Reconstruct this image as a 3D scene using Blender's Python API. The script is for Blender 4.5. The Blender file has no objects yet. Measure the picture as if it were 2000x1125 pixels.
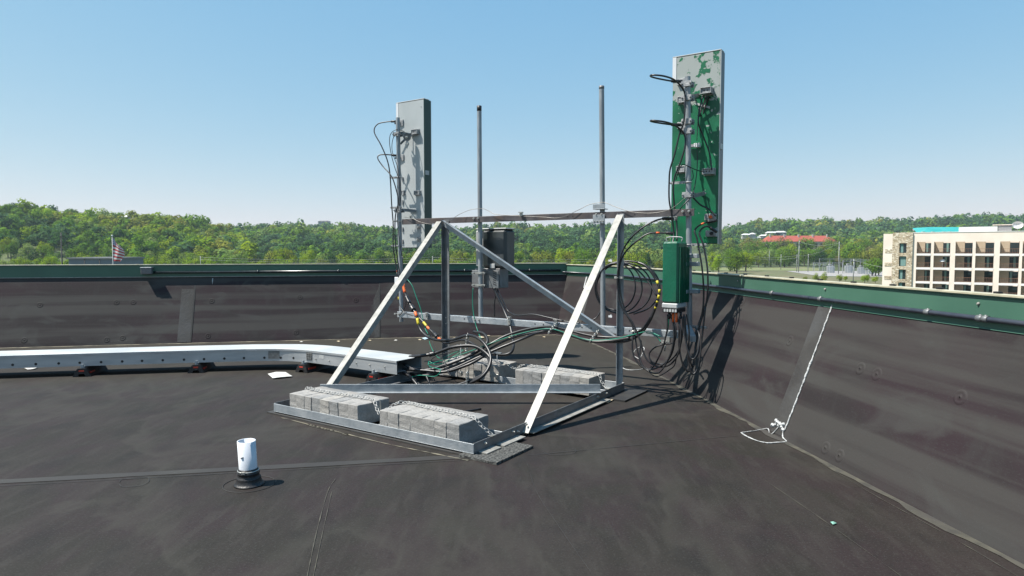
import bpy, bmesh, math, random
import numpy as np
from mathutils import Vector, Matrix
random.seed(7); np.random.seed(7)
R = math.radians
S = bpy.context.scene
COL = S.collection

# ------------------------------------------------------------------ camera
F = 1280.0; PITCH = math.atan(72.5 / F); EYE = 1.6
cam = bpy.data.cameras.new('camera'); camo = bpy.data.objects.new('camera', cam); COL.objects.link(camo)
cam.sensor_width = 36; cam.lens = 36 * F / 2000; cam.clip_start = 0.05; cam.clip_end = 12000
camo.location = (0, 0, EYE); camo.rotation_euler = (R(90) - PITCH, 0, 0)
S.camera = camo
# ------------------------------------------------------------------ world, sun
SUN_EL, SUN_TRAVEL = 59.0, 10.0          # elevation; direction the light travels (from +x towards +y)
w = bpy.data.worlds.new('World'); S.world = w; w.use_nodes = True
nt = w.node_tree; nt.nodes.clear()
sky = nt.nodes.new('ShaderNodeTexSky'); sky.sky_type = 'NISHITA'; sky.sun_disc = False
sx, sy = -math.cos(R(SUN_TRAVEL)), -math.sin(R(SUN_TRAVEL))
sky.sun_elevation = R(SUN_EL); sky.sun_rotation = math.atan2(sx, sy)
sky.altitude = 200; sky.air_density = 1.0; sky.dust_density = 0.25; sky.ozone_density = 2.6
bg = nt.nodes.new('ShaderNodeBackground'); bg.inputs['Strength'].default_value = 0.0707
out = nt.nodes.new('ShaderNodeOutputWorld')
sepc = nt.nodes.new('ShaderNodeSeparateColor'); comb = nt.nodes.new('ShaderNodeCombineColor'); nt.links.new(sky.outputs[0], sepc.inputs[0])
for i_, (ex_, sc_) in enumerate(((.86, 1.42), (.46, 2.68), (.18, 4.75))):     # a hazy spring sky is flatter than the model's
    pw = nt.nodes.new('ShaderNodeMath'); pw.operation = 'POWER'; pw.inputs[1].default_value = ex_; ml = nt.nodes.new('ShaderNodeMath'); ml.operation = 'MULTIPLY'; ml.inputs[1].default_value = sc_
    nt.links.new(sepc.outputs[i_], pw.inputs[0]); nt.links.new(pw.outputs[0], ml.inputs[0]); nt.links.new(ml.outputs[0], comb.inputs[i_])
nt.links.new(comb.outputs[0], bg.inputs[0]); nt.links.new(bg.outputs[0], out.inputs[0])
sun = bpy.data.lights.new('sun', 'SUN'); sun.energy = 5.0; sun.angle = R(0.5); sun.color = (1, 0.955, 0.88)
suno = bpy.data.objects.new('sun', sun); COL.objects.link(suno)
e = R(SUN_EL); L = Vector((-sx * math.cos(e), -sy * math.cos(e), -math.sin(e)))
suno.rotation_euler = L.to_track_quat('-Z', 'Y').to_euler(); suno.location = (-8, -3, 12)
S.render.engine = 'CYCLES'
S.view_settings.view_transform = 'Standard'; S.view_settings.look = 'None'
S.view_settings.exposure = 0.8; S.view_settings.gamma = 1.0
S.cycles.max_bounces = 6; S.cycles.diffuse_bounces = 3; S.cycles.glossy_bounces = 3; S.cycles.transmission_bounces = 3
S.cycles.volume_bounces = 0

# ------------------------------------------------------------------ measuring helpers (where a sight line meets a real plane)
O = np.array([0, 0, EYE])
def ray(px, py):
    a, b = (px - 1000) / F, -(py - 562.5) / F
    return np.array([a, math.cos(PITCH) + b * math.sin(PITCH), -math.sin(PITCH) + b * math.cos(PITCH)])
def G(px, py, z=0.0):
    d = ray(px, py); return O + d * (z - EYE) / d[2]
def PL(px, py, q, n):
    d = ray(px, py); return O + d * np.dot(np.array(q) - O, n) / np.dot(d, n)
def atY(px, py, Y):
    d = ray(px, py); return O + d * Y / d[1]
UA = R(146.3)
U = np.array([math.cos(UA), math.sin(UA), 0]); V = np.array([math.sin(UA), -math.cos(UA), 0]); Z = np.array([0, 0, 1.0])
FR = G(925, 893)
def A3(s, t, z): return FR + U * s + V * t + Z * z      # frame coordinates: s leftwards along the front, t to the back, z up
def T(px, py, t): return PL(px, py, FR + V * t, V)     # a point on the upright plane t

# ------------------------------------------------------------------ mesh helpers
class MB:
    def __init__(s): s.v = []; s.f = []; s.sm = []
    def add(s, vs, fs, smooth=False):
        n = len(s.v); s.v += [tuple(float(c) for c in p) for p in vs]
        s.f += [tuple(i + n for i in f) for f in fs]; s.sm += [smooth] * len(fs); return s
    def hexa(s, p):                                     # 8 points: bottom ring 0-3, top ring 4-7
        return s.add(p, [(3, 2, 1, 0), (4, 5, 6, 7), (0, 1, 5, 4), (1, 2, 6, 5), (2, 3, 7, 6), (3, 0, 4, 7)])
    def box(s, c, h, ax=((1, 0, 0), (0, 1, 0), (0, 0, 1))):
        c = np.array(c, float); X, Y, W = [np.array(a, float) * k for a, k in zip(ax, h)]
        return s.hexa([c - X - Y - W, c + X - Y - W, c + X + Y - W, c - X + Y - W, c - X - Y + W, c + X - Y + W, c + X + Y + W, c - X + Y + W])
    def span(s, a, b): # axis-aligned
        a = np.array(a); b = np.array(b); return s.box((a + b) / 2, np.abs(b - a) / 2)
    def fbox(s, s0, s1, t0, t1, z0, z1):                # box in frame coordinates
        return s.hexa([A3(s1, t0, z0), A3(s0, t0, z0), A3(s0, t1, z0), A3(s1, t1, z0), A3(s1, t0, z1), A3(s0, t0, z1), A3(s0, t1, z1), A3(s1, t1, z1)])
    def beam(s, p0, p1, a, b, a0, a1, b0, b1):          # prism from p0 to p1, cross-section [a0,a1]x[b0,b1] in directions a, b
        q = []
        for p in (p0, p1):
            p = np.array(p, float)
            q.append([p + a * a0 + b * b0, p + a * a1 + b * b0, p + a * a1 + b * b1, p + a * a0 + b * b1])
        return s.hexa(q[0] + q[1])
    def tube(s, path, r, n=8, caps=True):
        P = [np.array(p, float) for p in path]; m = len(P)
        rr = r if hasattr(r, '__len__') else [r] * m
        t0 = P[1] - P[0]; t0 /= np.linalg.norm(t0) + 1e-9
        up = np.array([0, 0, 1.0]) if abs(t0[2]) < 0.9 else np.array([1.0, 0, 0])
        nrm = np.cross(t0, up); nrm /= np.linalg.norm(nrm); vs = []
        for i in range(m):
            t = P[min(i + 1, m - 1)] - P[max(i - 1, 0)]; t /= np.linalg.norm(t) + 1e-9
            nrm = nrm - t * np.dot(nrm, t); nrm /= np.linalg.norm(nrm) + 1e-9; bn = np.cross(t, nrm)
            for k in range(n):
                a = 2 * math.pi * k / n; vs.append(P[i] + (nrm * math.cos(a) + bn * math.sin(a)) * rr[i])
        fs = [(i * n + k, i * n + (k + 1) % n, (i + 1) * n + (k + 1) % n, (i + 1) * n + k) for i in range(m - 1) for k in range(n)]
        s.add(vs, fs, True)
        if caps: 
            b = len(s.v) - len(vs); s.f += [tuple(b + k for k in range(n))[::-1], tuple(b + (m - 1) * n + k for k in range(n))]; s.sm += [False, False]
        return s
    def cyl(s, a, b, r, n=12): return s.tube([a, b], r, n)
    def ring(s, c, nrm, r, tr, n=16, k=5, sc=(1, 1), ax=None):
        nrm = np.array(nrm, float); nrm /= np.linalg.norm(nrm)
        a = np.array(ax, float) if ax is not None else np.cross(nrm, [0, 0, 1.0] if abs(nrm[2]) < .9 else [1.0, 0, 0])
        a /= np.linalg.norm(a); b = np.cross(nrm, a); vs = []; c = np.array(c, float)
        for i in range(n):
            th = 2 * math.pi * i / n; d = a * math.cos(th) * sc[0] + b * math.sin(th) * sc[1]; dn = d / np.linalg.norm(d)
            for j in range(k):
                ph = 2 * math.pi * j / k; vs.append(c + d * r + (dn * math.cos(ph) + nrm * math.sin(ph)) * tr)
        return s.add(vs, [(i * k + j, ((i + 1) % n) * k + j, ((i + 1) % n) * k + (j + 1) % k, i * k + (j + 1) % k) for i in range(n) for j in range(k)], True)
    def quad(s, a, b, c, d): return s.add([a, b, c, d], [(0, 1, 2, 3)])
    def bolt(s, c, n, r=.012, l=.02):
        n = np.array(n, float); n /= np.linalg.norm(n); c = np.array(c, float); s.cyl(c - n * .004, c + n * l * .6, r, 6); s.cyl(c + n * l * .5, c + n * l * 1.6, r * .5, 6); return s

ROOTS = []
def tag(o, label=None, cat=None, group=None, kind=None):
    if label: o['label'] = label
    if cat: o['category'] = cat
    if group: o['group'] = group
    if kind: o['kind'] = kind
    return o
def empty(name, loc, label=None, cat=None, group=None):
    o = bpy.data.objects.new(name, None); o.location = [float(c) for c in loc]; COL.objects.link(o); o.empty_display_size = .1
    return tag(o, label, cat, group)
def wloc(o):
    l = Vector((0, 0, 0))
    while o: l = l + o.location; o = o.parent
    return l
def obj(name, mb, mat, parent=None, loc=None, label=None, cat=None, group=None, kind=None, bevel=0, part_label=None):
    vs = np.array(mb.v)
    if parent is not None: base = wloc(parent)
    elif loc is not None: base = Vector([float(c) for c in loc])
    else:
        lo, hi = vs.min(0), vs.max(0); base = Vector(((lo[0] + hi[0]) / 2, (lo[1] + hi[1]) / 2, lo[2]))
    me = bpy.data.meshes.new(name); me.from_pydata([(x - base.x, y - base.y, z - base.z) for x, y, z in mb.v], [], mb.f)
    me.polygons.foreach_set('use_smooth', mb.sm); me.update()
    bm = bmesh.new(); bm.from_mesh(me); bmesh.ops.recalc_face_normals(bm, faces=bm.faces)
    if bevel: 
        ed = [e for e in bm.edges if len(e.link_faces) == 2 and e.calc_face_angle(0) > 0.8]
        bmesh.ops.bevel(bm, geom=ed, offset=bevel, segments=1, affect='EDGES')
    bm.to_mesh(me); bm.free()
    if mat: me.materials.append(mat)
    o = bpy.data.objects.new(name, me); COL.objects.link(o)
    if parent is not None: o.parent = parent
    else: o.location = base
    if part_label: o['label'] = part_label
    return tag(o, label, cat, group, kind)
def copy_tree(o, parent=None):
    c = o.copy(); COL.objects.link(c); c.parent = parent
    for ch in o.children: copy_tree(ch, c)
    return c
def smooth_path(P, n=8):
    P = [np.array(p, float) for p in P]; Q = [2 * P[0] - P[1]] + P + [2 * P[-1] - P[-2]]; out = []
    for i in range(1, len(Q) - 2):
        a, b, c, d = Q[i - 1:i + 3]
        for k in range(n):
            t = k / n; out.append(.5 * (2 * b + (c - a) * t + (2 * a - 5 * b + 4 * c - d) * t * t + (3 * b - a - 3 * c + d) * t ** 3))
    out.append(P[-1]); return out

# ------------------------------------------------------------------ materials
def mat(name, c1, c2=None, scale=4, rough=.6, metal=0, bump=0, bscale=None, stretch=(1, 1, 1), c3=None, s3=1.0, lo=.35, hi=.65, spec=None, detail=6, coord='Object', sheen=0):
    c1, c2, c3 = [tuple(x * .76 for x in c) if c else c for c in (c1, c2, c3)]
    m = bpy.data.materials.new(name); m.use_nodes = True; n = m.node_tree.nodes; l = m.node_tree.links
    b = n['Principled BSDF']; b.inputs['Roughness'].default_value = rough; b.inputs['Metallic'].default_value = metal
    if spec is not None: b.inputs['Specular IOR Level'].default_value = spec
    tc = n.new('ShaderNodeTexCoord'); mp = n.new('ShaderNodeMapping'); mp.inputs['Scale'].default_value = stretch
    l.new(tc.outputs[coord], mp.inputs[0])
    b.inputs['Base Color'].default_value = (*c1, 1)
    def noise(sc, d=detail):
        x = n.new('ShaderNodeTexNoise'); x.inputs['Scale'].default_value = sc; x.inputs['Detail'].default_value = d; l.new(mp.outputs[0], x.inputs['Vector']); return x
    if c2:
        nz = noise(scale); rp = n.new('ShaderNodeValToRGB'); rp.color_ramp.elements[0].position = lo; rp.color_ramp.elements[1].position = hi
        rp.color_ramp.elements[0].color = (*c1, 1); rp.color_ramp.elements[1].color = (*c2, 1)
        l.new(nz.outputs[0], rp.inputs[0]); last = rp.outputs[0]
        if c3:
            n3 = noise(s3, 3); mr = n.new('ShaderNodeMapRange'); mr.inputs[1].default_value = .48; mr.inputs[2].default_value = .68
            l.new(n3.outputs[0], mr.inputs[0]); mx = n.new('ShaderNodeMixRGB'); l.new(mr.outputs[0], mx.inputs[0]); l.new(last, mx.inputs[1]); mx.inputs[2].default_value = (*c3, 1); last = mx.outputs[0]
        l.new(last, b.inputs['Base Color'])
        rr = n.new('ShaderNodeMapRange'); rr.inputs[3].default_value = max(0, rough - .08); rr.inputs[4].default_value = min(1, rough + .08); l.new(nz.outputs[0], rr.inputs[0]); l.new(rr.outputs[0], b.inputs['Roughness'])
    if bump:
        bn = noise(bscale or scale * 4); bp = n.new('ShaderNodeBump'); bp.inputs['Strength'].default_value = bump; bp.inputs['Distance'].default_value = .02
        l.new(bn.outputs[0], bp.inputs['Height']); l.new(bp.outputs[0], b.inputs['Normal'])
    return m
M = {}
M['galv'] = mat('galvanised_steel', (.30, .335, .36), (.40, .43, .455), 14, .45, .3, .15, 60, c3=(.46, .485, .50), s3=5)
M['galv_dull'] = mat('dull_galvanised_steel', (.17, .18, .185), (.25, .26, .27), 10, .5, .3, .15, 50, c3=(.17, .16, .16), s3=3)
M['rail_dark'] = mat('dark_rail_steel', (.085, .075, .08), (.15, .14, .145), 8, .5, .35, .1, 50, c3=(.12, .085, .07), s3=4)  # darker than the other frame steel, with brownish mottling
M['galv_bright'] = mat('bright_galvanised_steel', (.27, .265, .24), (.40, .39, .36), 16, .5, .1, .1, 60)
M['bolt'] = mat('zinc_plated_bolt', (.55, .55, .52), (.7, .69, .64), 40, .35, .7)
M['chain'] = mat('dull_chain_steel', (.36, .36, .35), (.52, .52, .50), 40, .45, .3)
M['alu'] = mat('aluminium_sheet', (.50, .53, .55), (.60, .62, .63), 3, .33, .45, .04, 20, stretch=(1, 1, 6))
M['alu_bracket'] = mat('cast_bracket', (.30, .31, .32), (.50, .50, .50), 20, .5, .4, .2)
M['alu_dark'] = mat('dark_splice_plate', (.17, .17, .165), (.26, .26, .25), 40, .55, .4)
M['black'] = mat('black_cable_jacket', (.012, .012, .014), (.022, .021, .023), 10, .38, 0)
M['green_wire'] = mat('green_wire_jacket', (.0, .20, .12), (.0, .26, .17), 10, .4)
M['alu_lid'] = mat('aluminium_lid', (.62, .64, .64), (.70, .71, .70), 2, .42, .15, .05, 12, c3=(.56, .59, .60), s3=1.5)
M['wire'] = mat('bare_wire', (.16, .15, .14), (.26, .25, .23), 20, .4, .6)
M['yellow'] = mat('yellow_tape', (.62, .50, .02), (.72, .60, .04), 20, .5)
M['orange'] = mat('orange_tape', (.85, .12, .02), (.9, .2, .04), 20, .5)
M['white'] = mat('white_plastic', (.75, .77, .79), (.82, .83, .84), 6, .35)
M['pvc'] = mat('white_pvc', (.74, .77, .82), (.83, .84, .86), 5, .3, c3=(.68, .70, .74), s3=2)
M['rubber'] = mat('black_rubber', (.012, .011, .012), (.025, .023, .024), 15, .5, 0, .2)
M['red'] = mat('red_reflector', (.55, .03, .015), (.65, .06, .03), 20, .3)
M['block'] = mat('concrete_block', (.27, .27, .265), (.40, .395, .38), 24, .95, 0, .6, 90, c3=(.22, .23, .24), s3=5)
M['caulk'] = mat('white_sealant', (.42, .43, .43), (.66, .67, .66), 30, .6, 0, .6, 60)
M['paper'] = mat('weathered_paper', (.62, .61, .57), (.74, .73, .70), 20, .8, c3=(.5, .48, .43), s3=12)
M['pad'] = mat('granular_walk_pad', (.03, .03, .03), (.24, .24, .22), 55, .95, 0, .8, 200, lo=.4, hi=.7)
M['debris'] = mat('tan_debris', (.42, .33, .20), (.6, .52, .38), 30, .9)
M['bluebit'] = mat('pale_blue_plastic', (.35, .5, .6), (.45, .6, .68), 30, .6)
M['panelback'] = mat('antenna_back_metal', (.50, .53, .53), (.60, .63, .63), 2.5, .42, .2, .05, 20, stretch=(1, 1, .3), c3=(.55, .58, .58), s3=4)
M['radome'] = mat('dark_green_radome', (.008, .045, .034), (.012, .060, .045), 6, .4, 0, .05)
M['radome_grey'] = mat('grey_radome_edge', (.06, .08, .10), (.09, .11, .13), 6, .4)
M['green_paint'] = mat('green_paint', (.0, .10, .052), (.002, .15, .078), 3.5, .42, 0, .2, 60, c3=(.012, .085, .05), s3=2.5, stretch=(1, 1, .5))
M['greypaint'] = mat('light_grey_plastic', (.45, .46, .46), (.55, .56, .55), 8, .45)
M['darkbox'] = mat('dark_weathered_cabinet', (.014, .022, .022), (.028, .036, .036), 5, .4, 0, .05, 20, stretch=(1, 1, .4), c3=(.07, .08, .085), s3=3)
M['flash'] = mat('green_metal_flashing', (.060, .155, .105), (.072, .175, .12), 2.5, .45, 0, .03, 8, c3=(.055, .14, .098), s3=.8)
M['coping'] = mat('coping_edge', (.45, .42, .30), (.62, .58, .42), 8, .4, 0, .1)
M['conduit'] = mat('dark_conduit', (.035, .042, .06), (.055, .062, .08), 10, .3)
M['conduit_far'] = mat('painted_conduit', (.018, .026, .030), (.028, .038, .042), 10, .22)

def peel_paint(name):
    m = bpy.data.materials.new(name); m.use_nodes = True; n = m.node_tree.nodes; l = m.node_tree.links; b = n['Principled BSDF']
    tc = n.new('ShaderNodeTexCoord'); sp = n.new('ShaderNodeSeparateXYZ'); l.new(tc.outputs['Object'], sp.inputs[0])
    nz = n.new('ShaderNodeTexNoise'); nz.inputs['Scale'].default_value = 7; nz.inputs['Detail'].default_value = 9; nz.inputs['Roughness'].default_value = .68; l.new(tc.outputs['Object'], nz.inputs['Vector'])
    # the paint has come off the top quarter of the panel
    mr = n.new('ShaderNodeMapRange'); mr.inputs[1].default_value = 1.30; mr.inputs[2].default_value = 1.80; mr.inputs[3].default_value = -.17; mr.inputs[4].default_value = .045; l.new(sp.outputs['Z'], mr.inputs[0])
    ad = n.new('ShaderNodeMath'); ad.operation = 'ADD'; l.new(nz.outputs[0], ad.inputs[0]); l.new(mr.outputs[0], ad.inputs[1])
    cr = n.new('ShaderNodeMapRange'); cr.inputs[1].default_value = .485; cr.inputs[2].default_value = .5; l.new(ad.outputs[0], cr.inputs[0])
    n2 = n.new('ShaderNodeTexNoise'); n2.inputs['Scale'].default_value = 3; n2.inputs['Detail'].default_value = 5; l.new(tc.outputs['Object'], n2.inputs['Vector'])
    g = n.new('ShaderNodeValToRGB'); g.color_ramp.elements[0].color = (.0, .075, .034, 1); g.color_ramp.elements[1].color = (.004, .15, .062, 1); g.color_ramp.elements[0].position = .35; g.color_ramp.elements[1].position = .65; l.new(n2.outputs[0], g.inputs[0])
    n3 = n.new('ShaderNodeTexNoise'); n3.inputs['Scale'].default_value = 17; n3.inputs['Detail'].default_value = 4; l.new(tc.outputs['Object'], n3.inputs['Vector'])
    c3 = n.new('ShaderNodeMapRange'); c3.inputs[1].default_value = .685; c3.inputs[2].default_value = .695; l.new(n3.outputs[0], c3.inputs[0])
    mxx = n.new('ShaderNodeMath'); mxx.operation = 'MAXIMUM'; l.new(cr.outputs[0], mxx.inputs[0]); l.new(c3.outputs[0], mxx.inputs[1])
    mx = n.new('ShaderNodeMixRGB'); l.new(mxx.outputs[0], mx.inputs[0]); l.new(g.outputs[0], mx.inputs[1]); mx.inputs[2].default_value = (.30, .325, .31, 1)
    l.new(mx.outputs[0], b.inputs['Base Color']); b.inputs['Roughness'].default_value = .42
    bp = n.new('ShaderNodeBump'); bp.inputs['Strength'].default_value = .5; bp.inputs['Distance'].default_value = .01; bp.invert = True
    l.new(cr.outputs[0], bp.inputs['Height']); l.new(bp.outputs[0], b.inputs['Normal']); return m
M['peel'] = peel_paint('peeling_green_paint')

def membrane(name, base, wallz=False, boost=1.0):
    """weathered black roofing membrane: chalky streaks, faint colour patches, lines of dirt"""
    m = bpy.data.materials.new(name); m.use_nodes = True; n = m.node_tree.nodes; l = m.node_tree.links; b = n['Principled BSDF']
    tc = n.new('ShaderNodeTexCoord')
    def nz(scale, st=(1, 1, 1), d=6, rot=0, dist=0):
        mp = n.new('ShaderNodeMapping'); mp.inputs['Scale'].default_value = st; mp.inputs['Rotation'].default_value = (0, 0, rot); l.new(tc.outputs['Object'], mp.inputs[0])
        x = n.new('ShaderNodeTexNoise'); x.inputs['Scale'].default_value = scale; x.inputs['Detail'].default_value = d; x.inputs['Distortion'].default_value = dist; l.new(mp.outputs[0], x.inputs['Vector']); return x.outputs[0]
    def mrange(s, a, c, x, y):
        r = n.new('ShaderNodeMapRange'); r.interpolation_type = 'SMOOTHSTEP'
        for i, q in enumerate((a, c, x, y)): r.inputs[i + 1].default_value = q
        l.new(s, r.inputs[0]); return r.outputs[0]
    def mix(f, a, c):
        x = n.new('ShaderNodeMixRGB'); l.new(f, x.inputs[0])
        for i, q in ((1, a), (2, c)):
            if isinstance(q, tuple): x.inputs[i].default_value = (*q, 1)
            else: l.new(q, x.inputs[i])
        return x.outputs[0]
    k = base
    if not wallz:
        c = mix(mrange(nz(2.6, (1, .6, 1), 6, R(-15), .6), .38, .62, 0, 1), (k * 1.14, k * .82, k * .80), (k * 1.0, k * .87, k * .70))
        c = mix(mrange(nz(3.4, (1, .28, 1), 8, R(-12), .8), .45, .66, 0, .5), c, (k * 1.5, k * 1.26, k * 1.10))
        c = mix(mrange(nz(13, (1, .2, 1), 9, R(-14), .3), .49, .68, 0, .5), c, (k * 1.7, k * 1.5, k * 1.3))
        c = mix(mrange(nz(3.1, (1, .6, 1), 6, R(30)), .52, .68, 0, .45), c, (k * .6, k * .54, k * .5))
        c = mix(mrange(nz(75, d=5), .53, .68, 0, .5), c, (k * 2, k * 1.9, k * 1.7))
        c = mix(mrange(nz(38, d=6), .55, .70, 0, .45), c, (k * .55, k * .5, k * .45))
        tide = n.new('ShaderNodeValToRGB'); tr = tide.color_ramp; tr.elements[0].position = .46; tr.elements[0].color = (0, 0, 0, 1); tr.elements[1].position = .52; tr.elements[1].color = (0, 0, 0, 1)
        e3 = tr.elements.new(.505); e3.color = (.38, .38, .38, 1); l.new(nz(.55, (1, .7, 1), 6, R(10), .4), tide.inputs[0])
        c = mix(tide.outputs[0], c, (k * 2.1, k * 1.95, k * 1.6))
        # colour turns paler towards the far side of the roof
        sp = n.new('ShaderNodeSeparateXYZ'); l.new(tc.outputs['Object'], sp.inputs[0])
        c = mix(mrange(sp.outputs['Y'], 6.0, 11.5, 0, .62), c, (k * 1.9, k * 1.8, k * 1.45))
    else:
        sp = n.new('ShaderNodeSeparateXYZ'); l.new(tc.outputs['Object'], sp.inputs[0])
        c = mix(mrange(nz(1.1, d=5, dist=.5), .4, .62, 0, 1), (k * 1.28, k * .84, k * .98), (k * 1.12, k * .92, k * .95))
        c = mix(mrange(nz(1.0, (.16, .16, 5.5), 7, 0, .35), .44, .63, 0, .85), c, (k * 2.3, k * 2.15, k * 2.0))
        c = mix(mrange(nz(1.6, (.8, .8, 2), 8, 0, .9), .51, .70, 0, .7), c, (k * 2.4, k * 2.35, k * 2.2))
        c = mix(mrange(nz(1.2, (5, 5, .35), 5), .55, .8, 0, .4), c, (k * 1.9, k * 1.9, k * 1.8))
        c = mix(mrange(nz(40, (1, 1, 3), 5), .54, .7, 0, .4), c, (k * 1.9, k * 1.9, k * 1.8))
    l.new(c, b.inputs['Base Color']); b.inputs['Roughness'].default_value = .7; b.inputs['Specular IOR Level'].default_value = .2
    bp = n.new('ShaderNodeBump'); bp.inputs['Strength'].default_value = .35; bp.inputs['Distance'].default_value = .02
    q = n.new('ShaderNodeMath'); q.operation = 'ADD'; l.new(nz(1.5, d=3), q.inputs[0]); q2 = n.new('ShaderNodeMath'); q2.operation = 'MULTIPLY'; q2.inputs[1].default_value = .10; l.new(nz(45, d=3), q2.inputs[0]); l.new(q2.outputs[0], q.inputs[1])
    l.new(q.outputs[0], bp.inputs['Height']); l.new(bp.outputs[0], b.inputs['Normal']); return m
M['deck'] = membrane('roof_membrane', .0198)
M['wallm'] = membrane('wall_membrane', .0185, True)
M['wallback'] = membrane('back_wall_membrane', .024, True)
M['strip'] = mat('seam_strip_membrane', (.034, .031, .029), (.048, .045, .041), 5, .7, 0, .2, 30, c3=(.06, .06, .06), s3=2)
M['seam'] = mat('membrane_seam_edge', (.022, .021, .021), (.035, .033, .03), 6, .7)
M['dust'] = mat('pale_dust_edge', (.13, .12, .09), (.27, .24, .17), 9, .9, c3=(.07, .066, .055), s3=2.5)
M['dustfaint'] = mat('faint_dust_edge', (.050, .047, .038), (.10, .092, .068), 9, .9, c3=(.055, .05, .045), s3=2.5)

# ------------------------------------------------------------------ roof
deck = MB()
BASE = [np.array(p) for p in [(3.61, -4.0), (2.606, 3.25), (1.744, 9.466), (1.397, 11.387), (.84, 12.437), (-2.437, 11.924), (-8.435, 10.723), (-17.5, 8.9)]]
dk = [(p[0] + (.3 if i < 4 else 0), p[1] + (.3 if i >= 4 else 0)) for i, p in enumerate(BASE)] + [(-17.5, -4.0)]
n = len(dk)
deck.add([(x, y, 0) for x, y in dk] + [(x, y, -.4) for x, y in dk], [tuple(range(n)), tuple(range(2 * n - 1, n - 1, -1))] + [(i, (i + 1) % n, n + (i + 1) % n, n + i) for i in range(n)])
DECK = obj('roof_deck', deck, M['deck'], loc=(0, 0, 0), kind='structure')

def miters(P):
    out = []
    for i in range(len(P)):
        ns = []
        for a, b in ((i - 1, i), (i, i + 1)):
            if a >= 0 and b < len(P):
                d = P[b] - P[a]; d = d / np.linalg.norm(d); ns.append(np.array([d[1], -d[0]]))
        if len(ns) == 1: out.append(ns[0])
        else:
            m = ns[0] + ns[1]; m /= np.linalg.norm(m); out.append(m / np.dot(m, ns[0]))
    return out
MIT = miters(BASE)
def wallpt(i, f, o, z):      # between base point i and i+1
    a = BASE[i] + MIT[i] * o; b = BASE[i + 1] + MIT[i + 1] * o; p = a + (b - a) * f
    return np.array([p[0], p[1], z])
def sweep(mb, prof, i0, i1, nsub=1, smooth=False, closed=True):
    if i0 >= 4: prof = [(o, z + (.022 if z > 1 else 0)) for o, z in prof]
    rows = []
    for i in range(i0, i1):
        for k in range(nsub): rows.append([wallpt(i, k / nsub, o, z) for o, z in prof])
    rows.append([wallpt(i1 - 1, 1, o, z) for o, z in prof])
    m = len(prof); vs = [p for r in rows for p in r]; rng = range(m) if closed else range(m - 1)
    fs = [(a * m + k, a * m + (k + 1) % m, (a + 1) * m + (k + 1) % m, (a + 1) * m + k) for a in range(len(rows) - 1) for k in rng]
    mb.add(vs, fs, smooth)
    if closed: mb.add(rows[0], [tuple(range(m))]); mb.add(rows[-1], [tuple(range(m))[::-1]])
    return mb
TO, TZ = .437, 1.143
def parapet(i0, i1, label, flmat):
    root = empty('parapet_wall', wallpt(i0, 0, 0, 0), label, 'parapet wall')
    obj('membrane_face', sweep(MB(), [(-.0, .002), (.02, .06), (.12, .31), (.27, .70), (TO, TZ), (.56, TZ), (.56, -14.9), (.30, -14.9), (.30, -.5), (0, -.5)], i0, i1), M['wallm'] if i0 == 0 else M['wallback'], root)
    obj('metal_flashing', sweep(MB(), [(TO - .018, 1.118), (TO - .012, 1.128), (TO - .012, 1.314), (TO - .02, 1.318), (TO - .02, 1.329), (.47, 1.331), (.59, 1.326), (.59, 1.20), (.575, 1.20), (.575, 1.150), (TO + .005, 1.150), (TO + .005, 1.118)], i0, i1), flmat, root)
    obj('coping_edge', sweep(MB(), [(TO - .030, 1.327), (TO - .0205, 1.327), (TO - .0205, 1.336), (.47, 1.336), (.47, 1.341), (TO - .026, 1.341), (TO - .030, 1.338)], i0, i1), M['coping'], root)
    return root
W_R = parapet(0, 4, 'dark membrane parapet wall with sunlit green metal band running down the right side', M['flash'])
W_L = parapet(4, 7, 'long dark membrane parapet wall with shaded green metal band across the back left', M['flash'])
def rootw(i): return W_R if i < 4 else W_L
def facept(i, f, h, off=.004):   # h = height share of the membrane face
    zz = h * TZ; o = np.interp(zz, [.002, .06, .31, .70, TZ], [0, .02, .12, .27, TO])
    return wallpt(i, f, o - off, zz)
def wall_strip(i, f0, f1, name, m, h0=.02, h1=1, off=.004, sk=0, nh=8):
    mb = MB()
    for k in range(nh):
        a, b = h0 + (h1 - h0) * k / nh, h0 + (h1 - h0) * (k + 1) / nh
        mb.quad(facept(i, f0 + sk * a, a, off), facept(i, f1 + sk * a, a, off), facept(i, f1 + sk * b, b, off), facept(i, f0 + sk * b, b, off))
    return obj(name, mb, m, rootw(i))
def wall_frac(i, px, py=None):   # where on segment i a sight line column lands at mid height
    a = BASE[i]; d = BASE[i + 1] - a; nrm = np.array([d[1], -d[0], 0]); 
    q = PL(px, 600, (a[0] + MIT[i][0] * .2, a[1] + MIT[i][1] * .2, 0), nrm); return float(np.dot(q[:2] - (a + MIT[i] * .2), d) / np.dot(d, d))
for i, p0, p1 in ((5, 351, 377), (4, 736, 757)):
    f0, f1 = wall_frac(i, p1), wall_frac(i, p0)
    wall_strip(i, f0, f1, 'seam_strip', M['strip'])
    w1 = .012 / np.linalg.norm(BASE[i + 1] - BASE[i]); wall_strip(i, f0 - w1, f0 + w1, 'seam_edge', M['seam'], off=.006)
f0, f1 = wall_frac(4, 1112), wall_frac(4, 1099); 
wall_strip(3, .40, .54, 'seam_strip', M['strip'])
for a, b in ((.66, .74), (.80, .98), (.14, .3)): wall_strip(3, .54, .56, 'sealant_patch', M['caulk'], a, b, .008)
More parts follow.
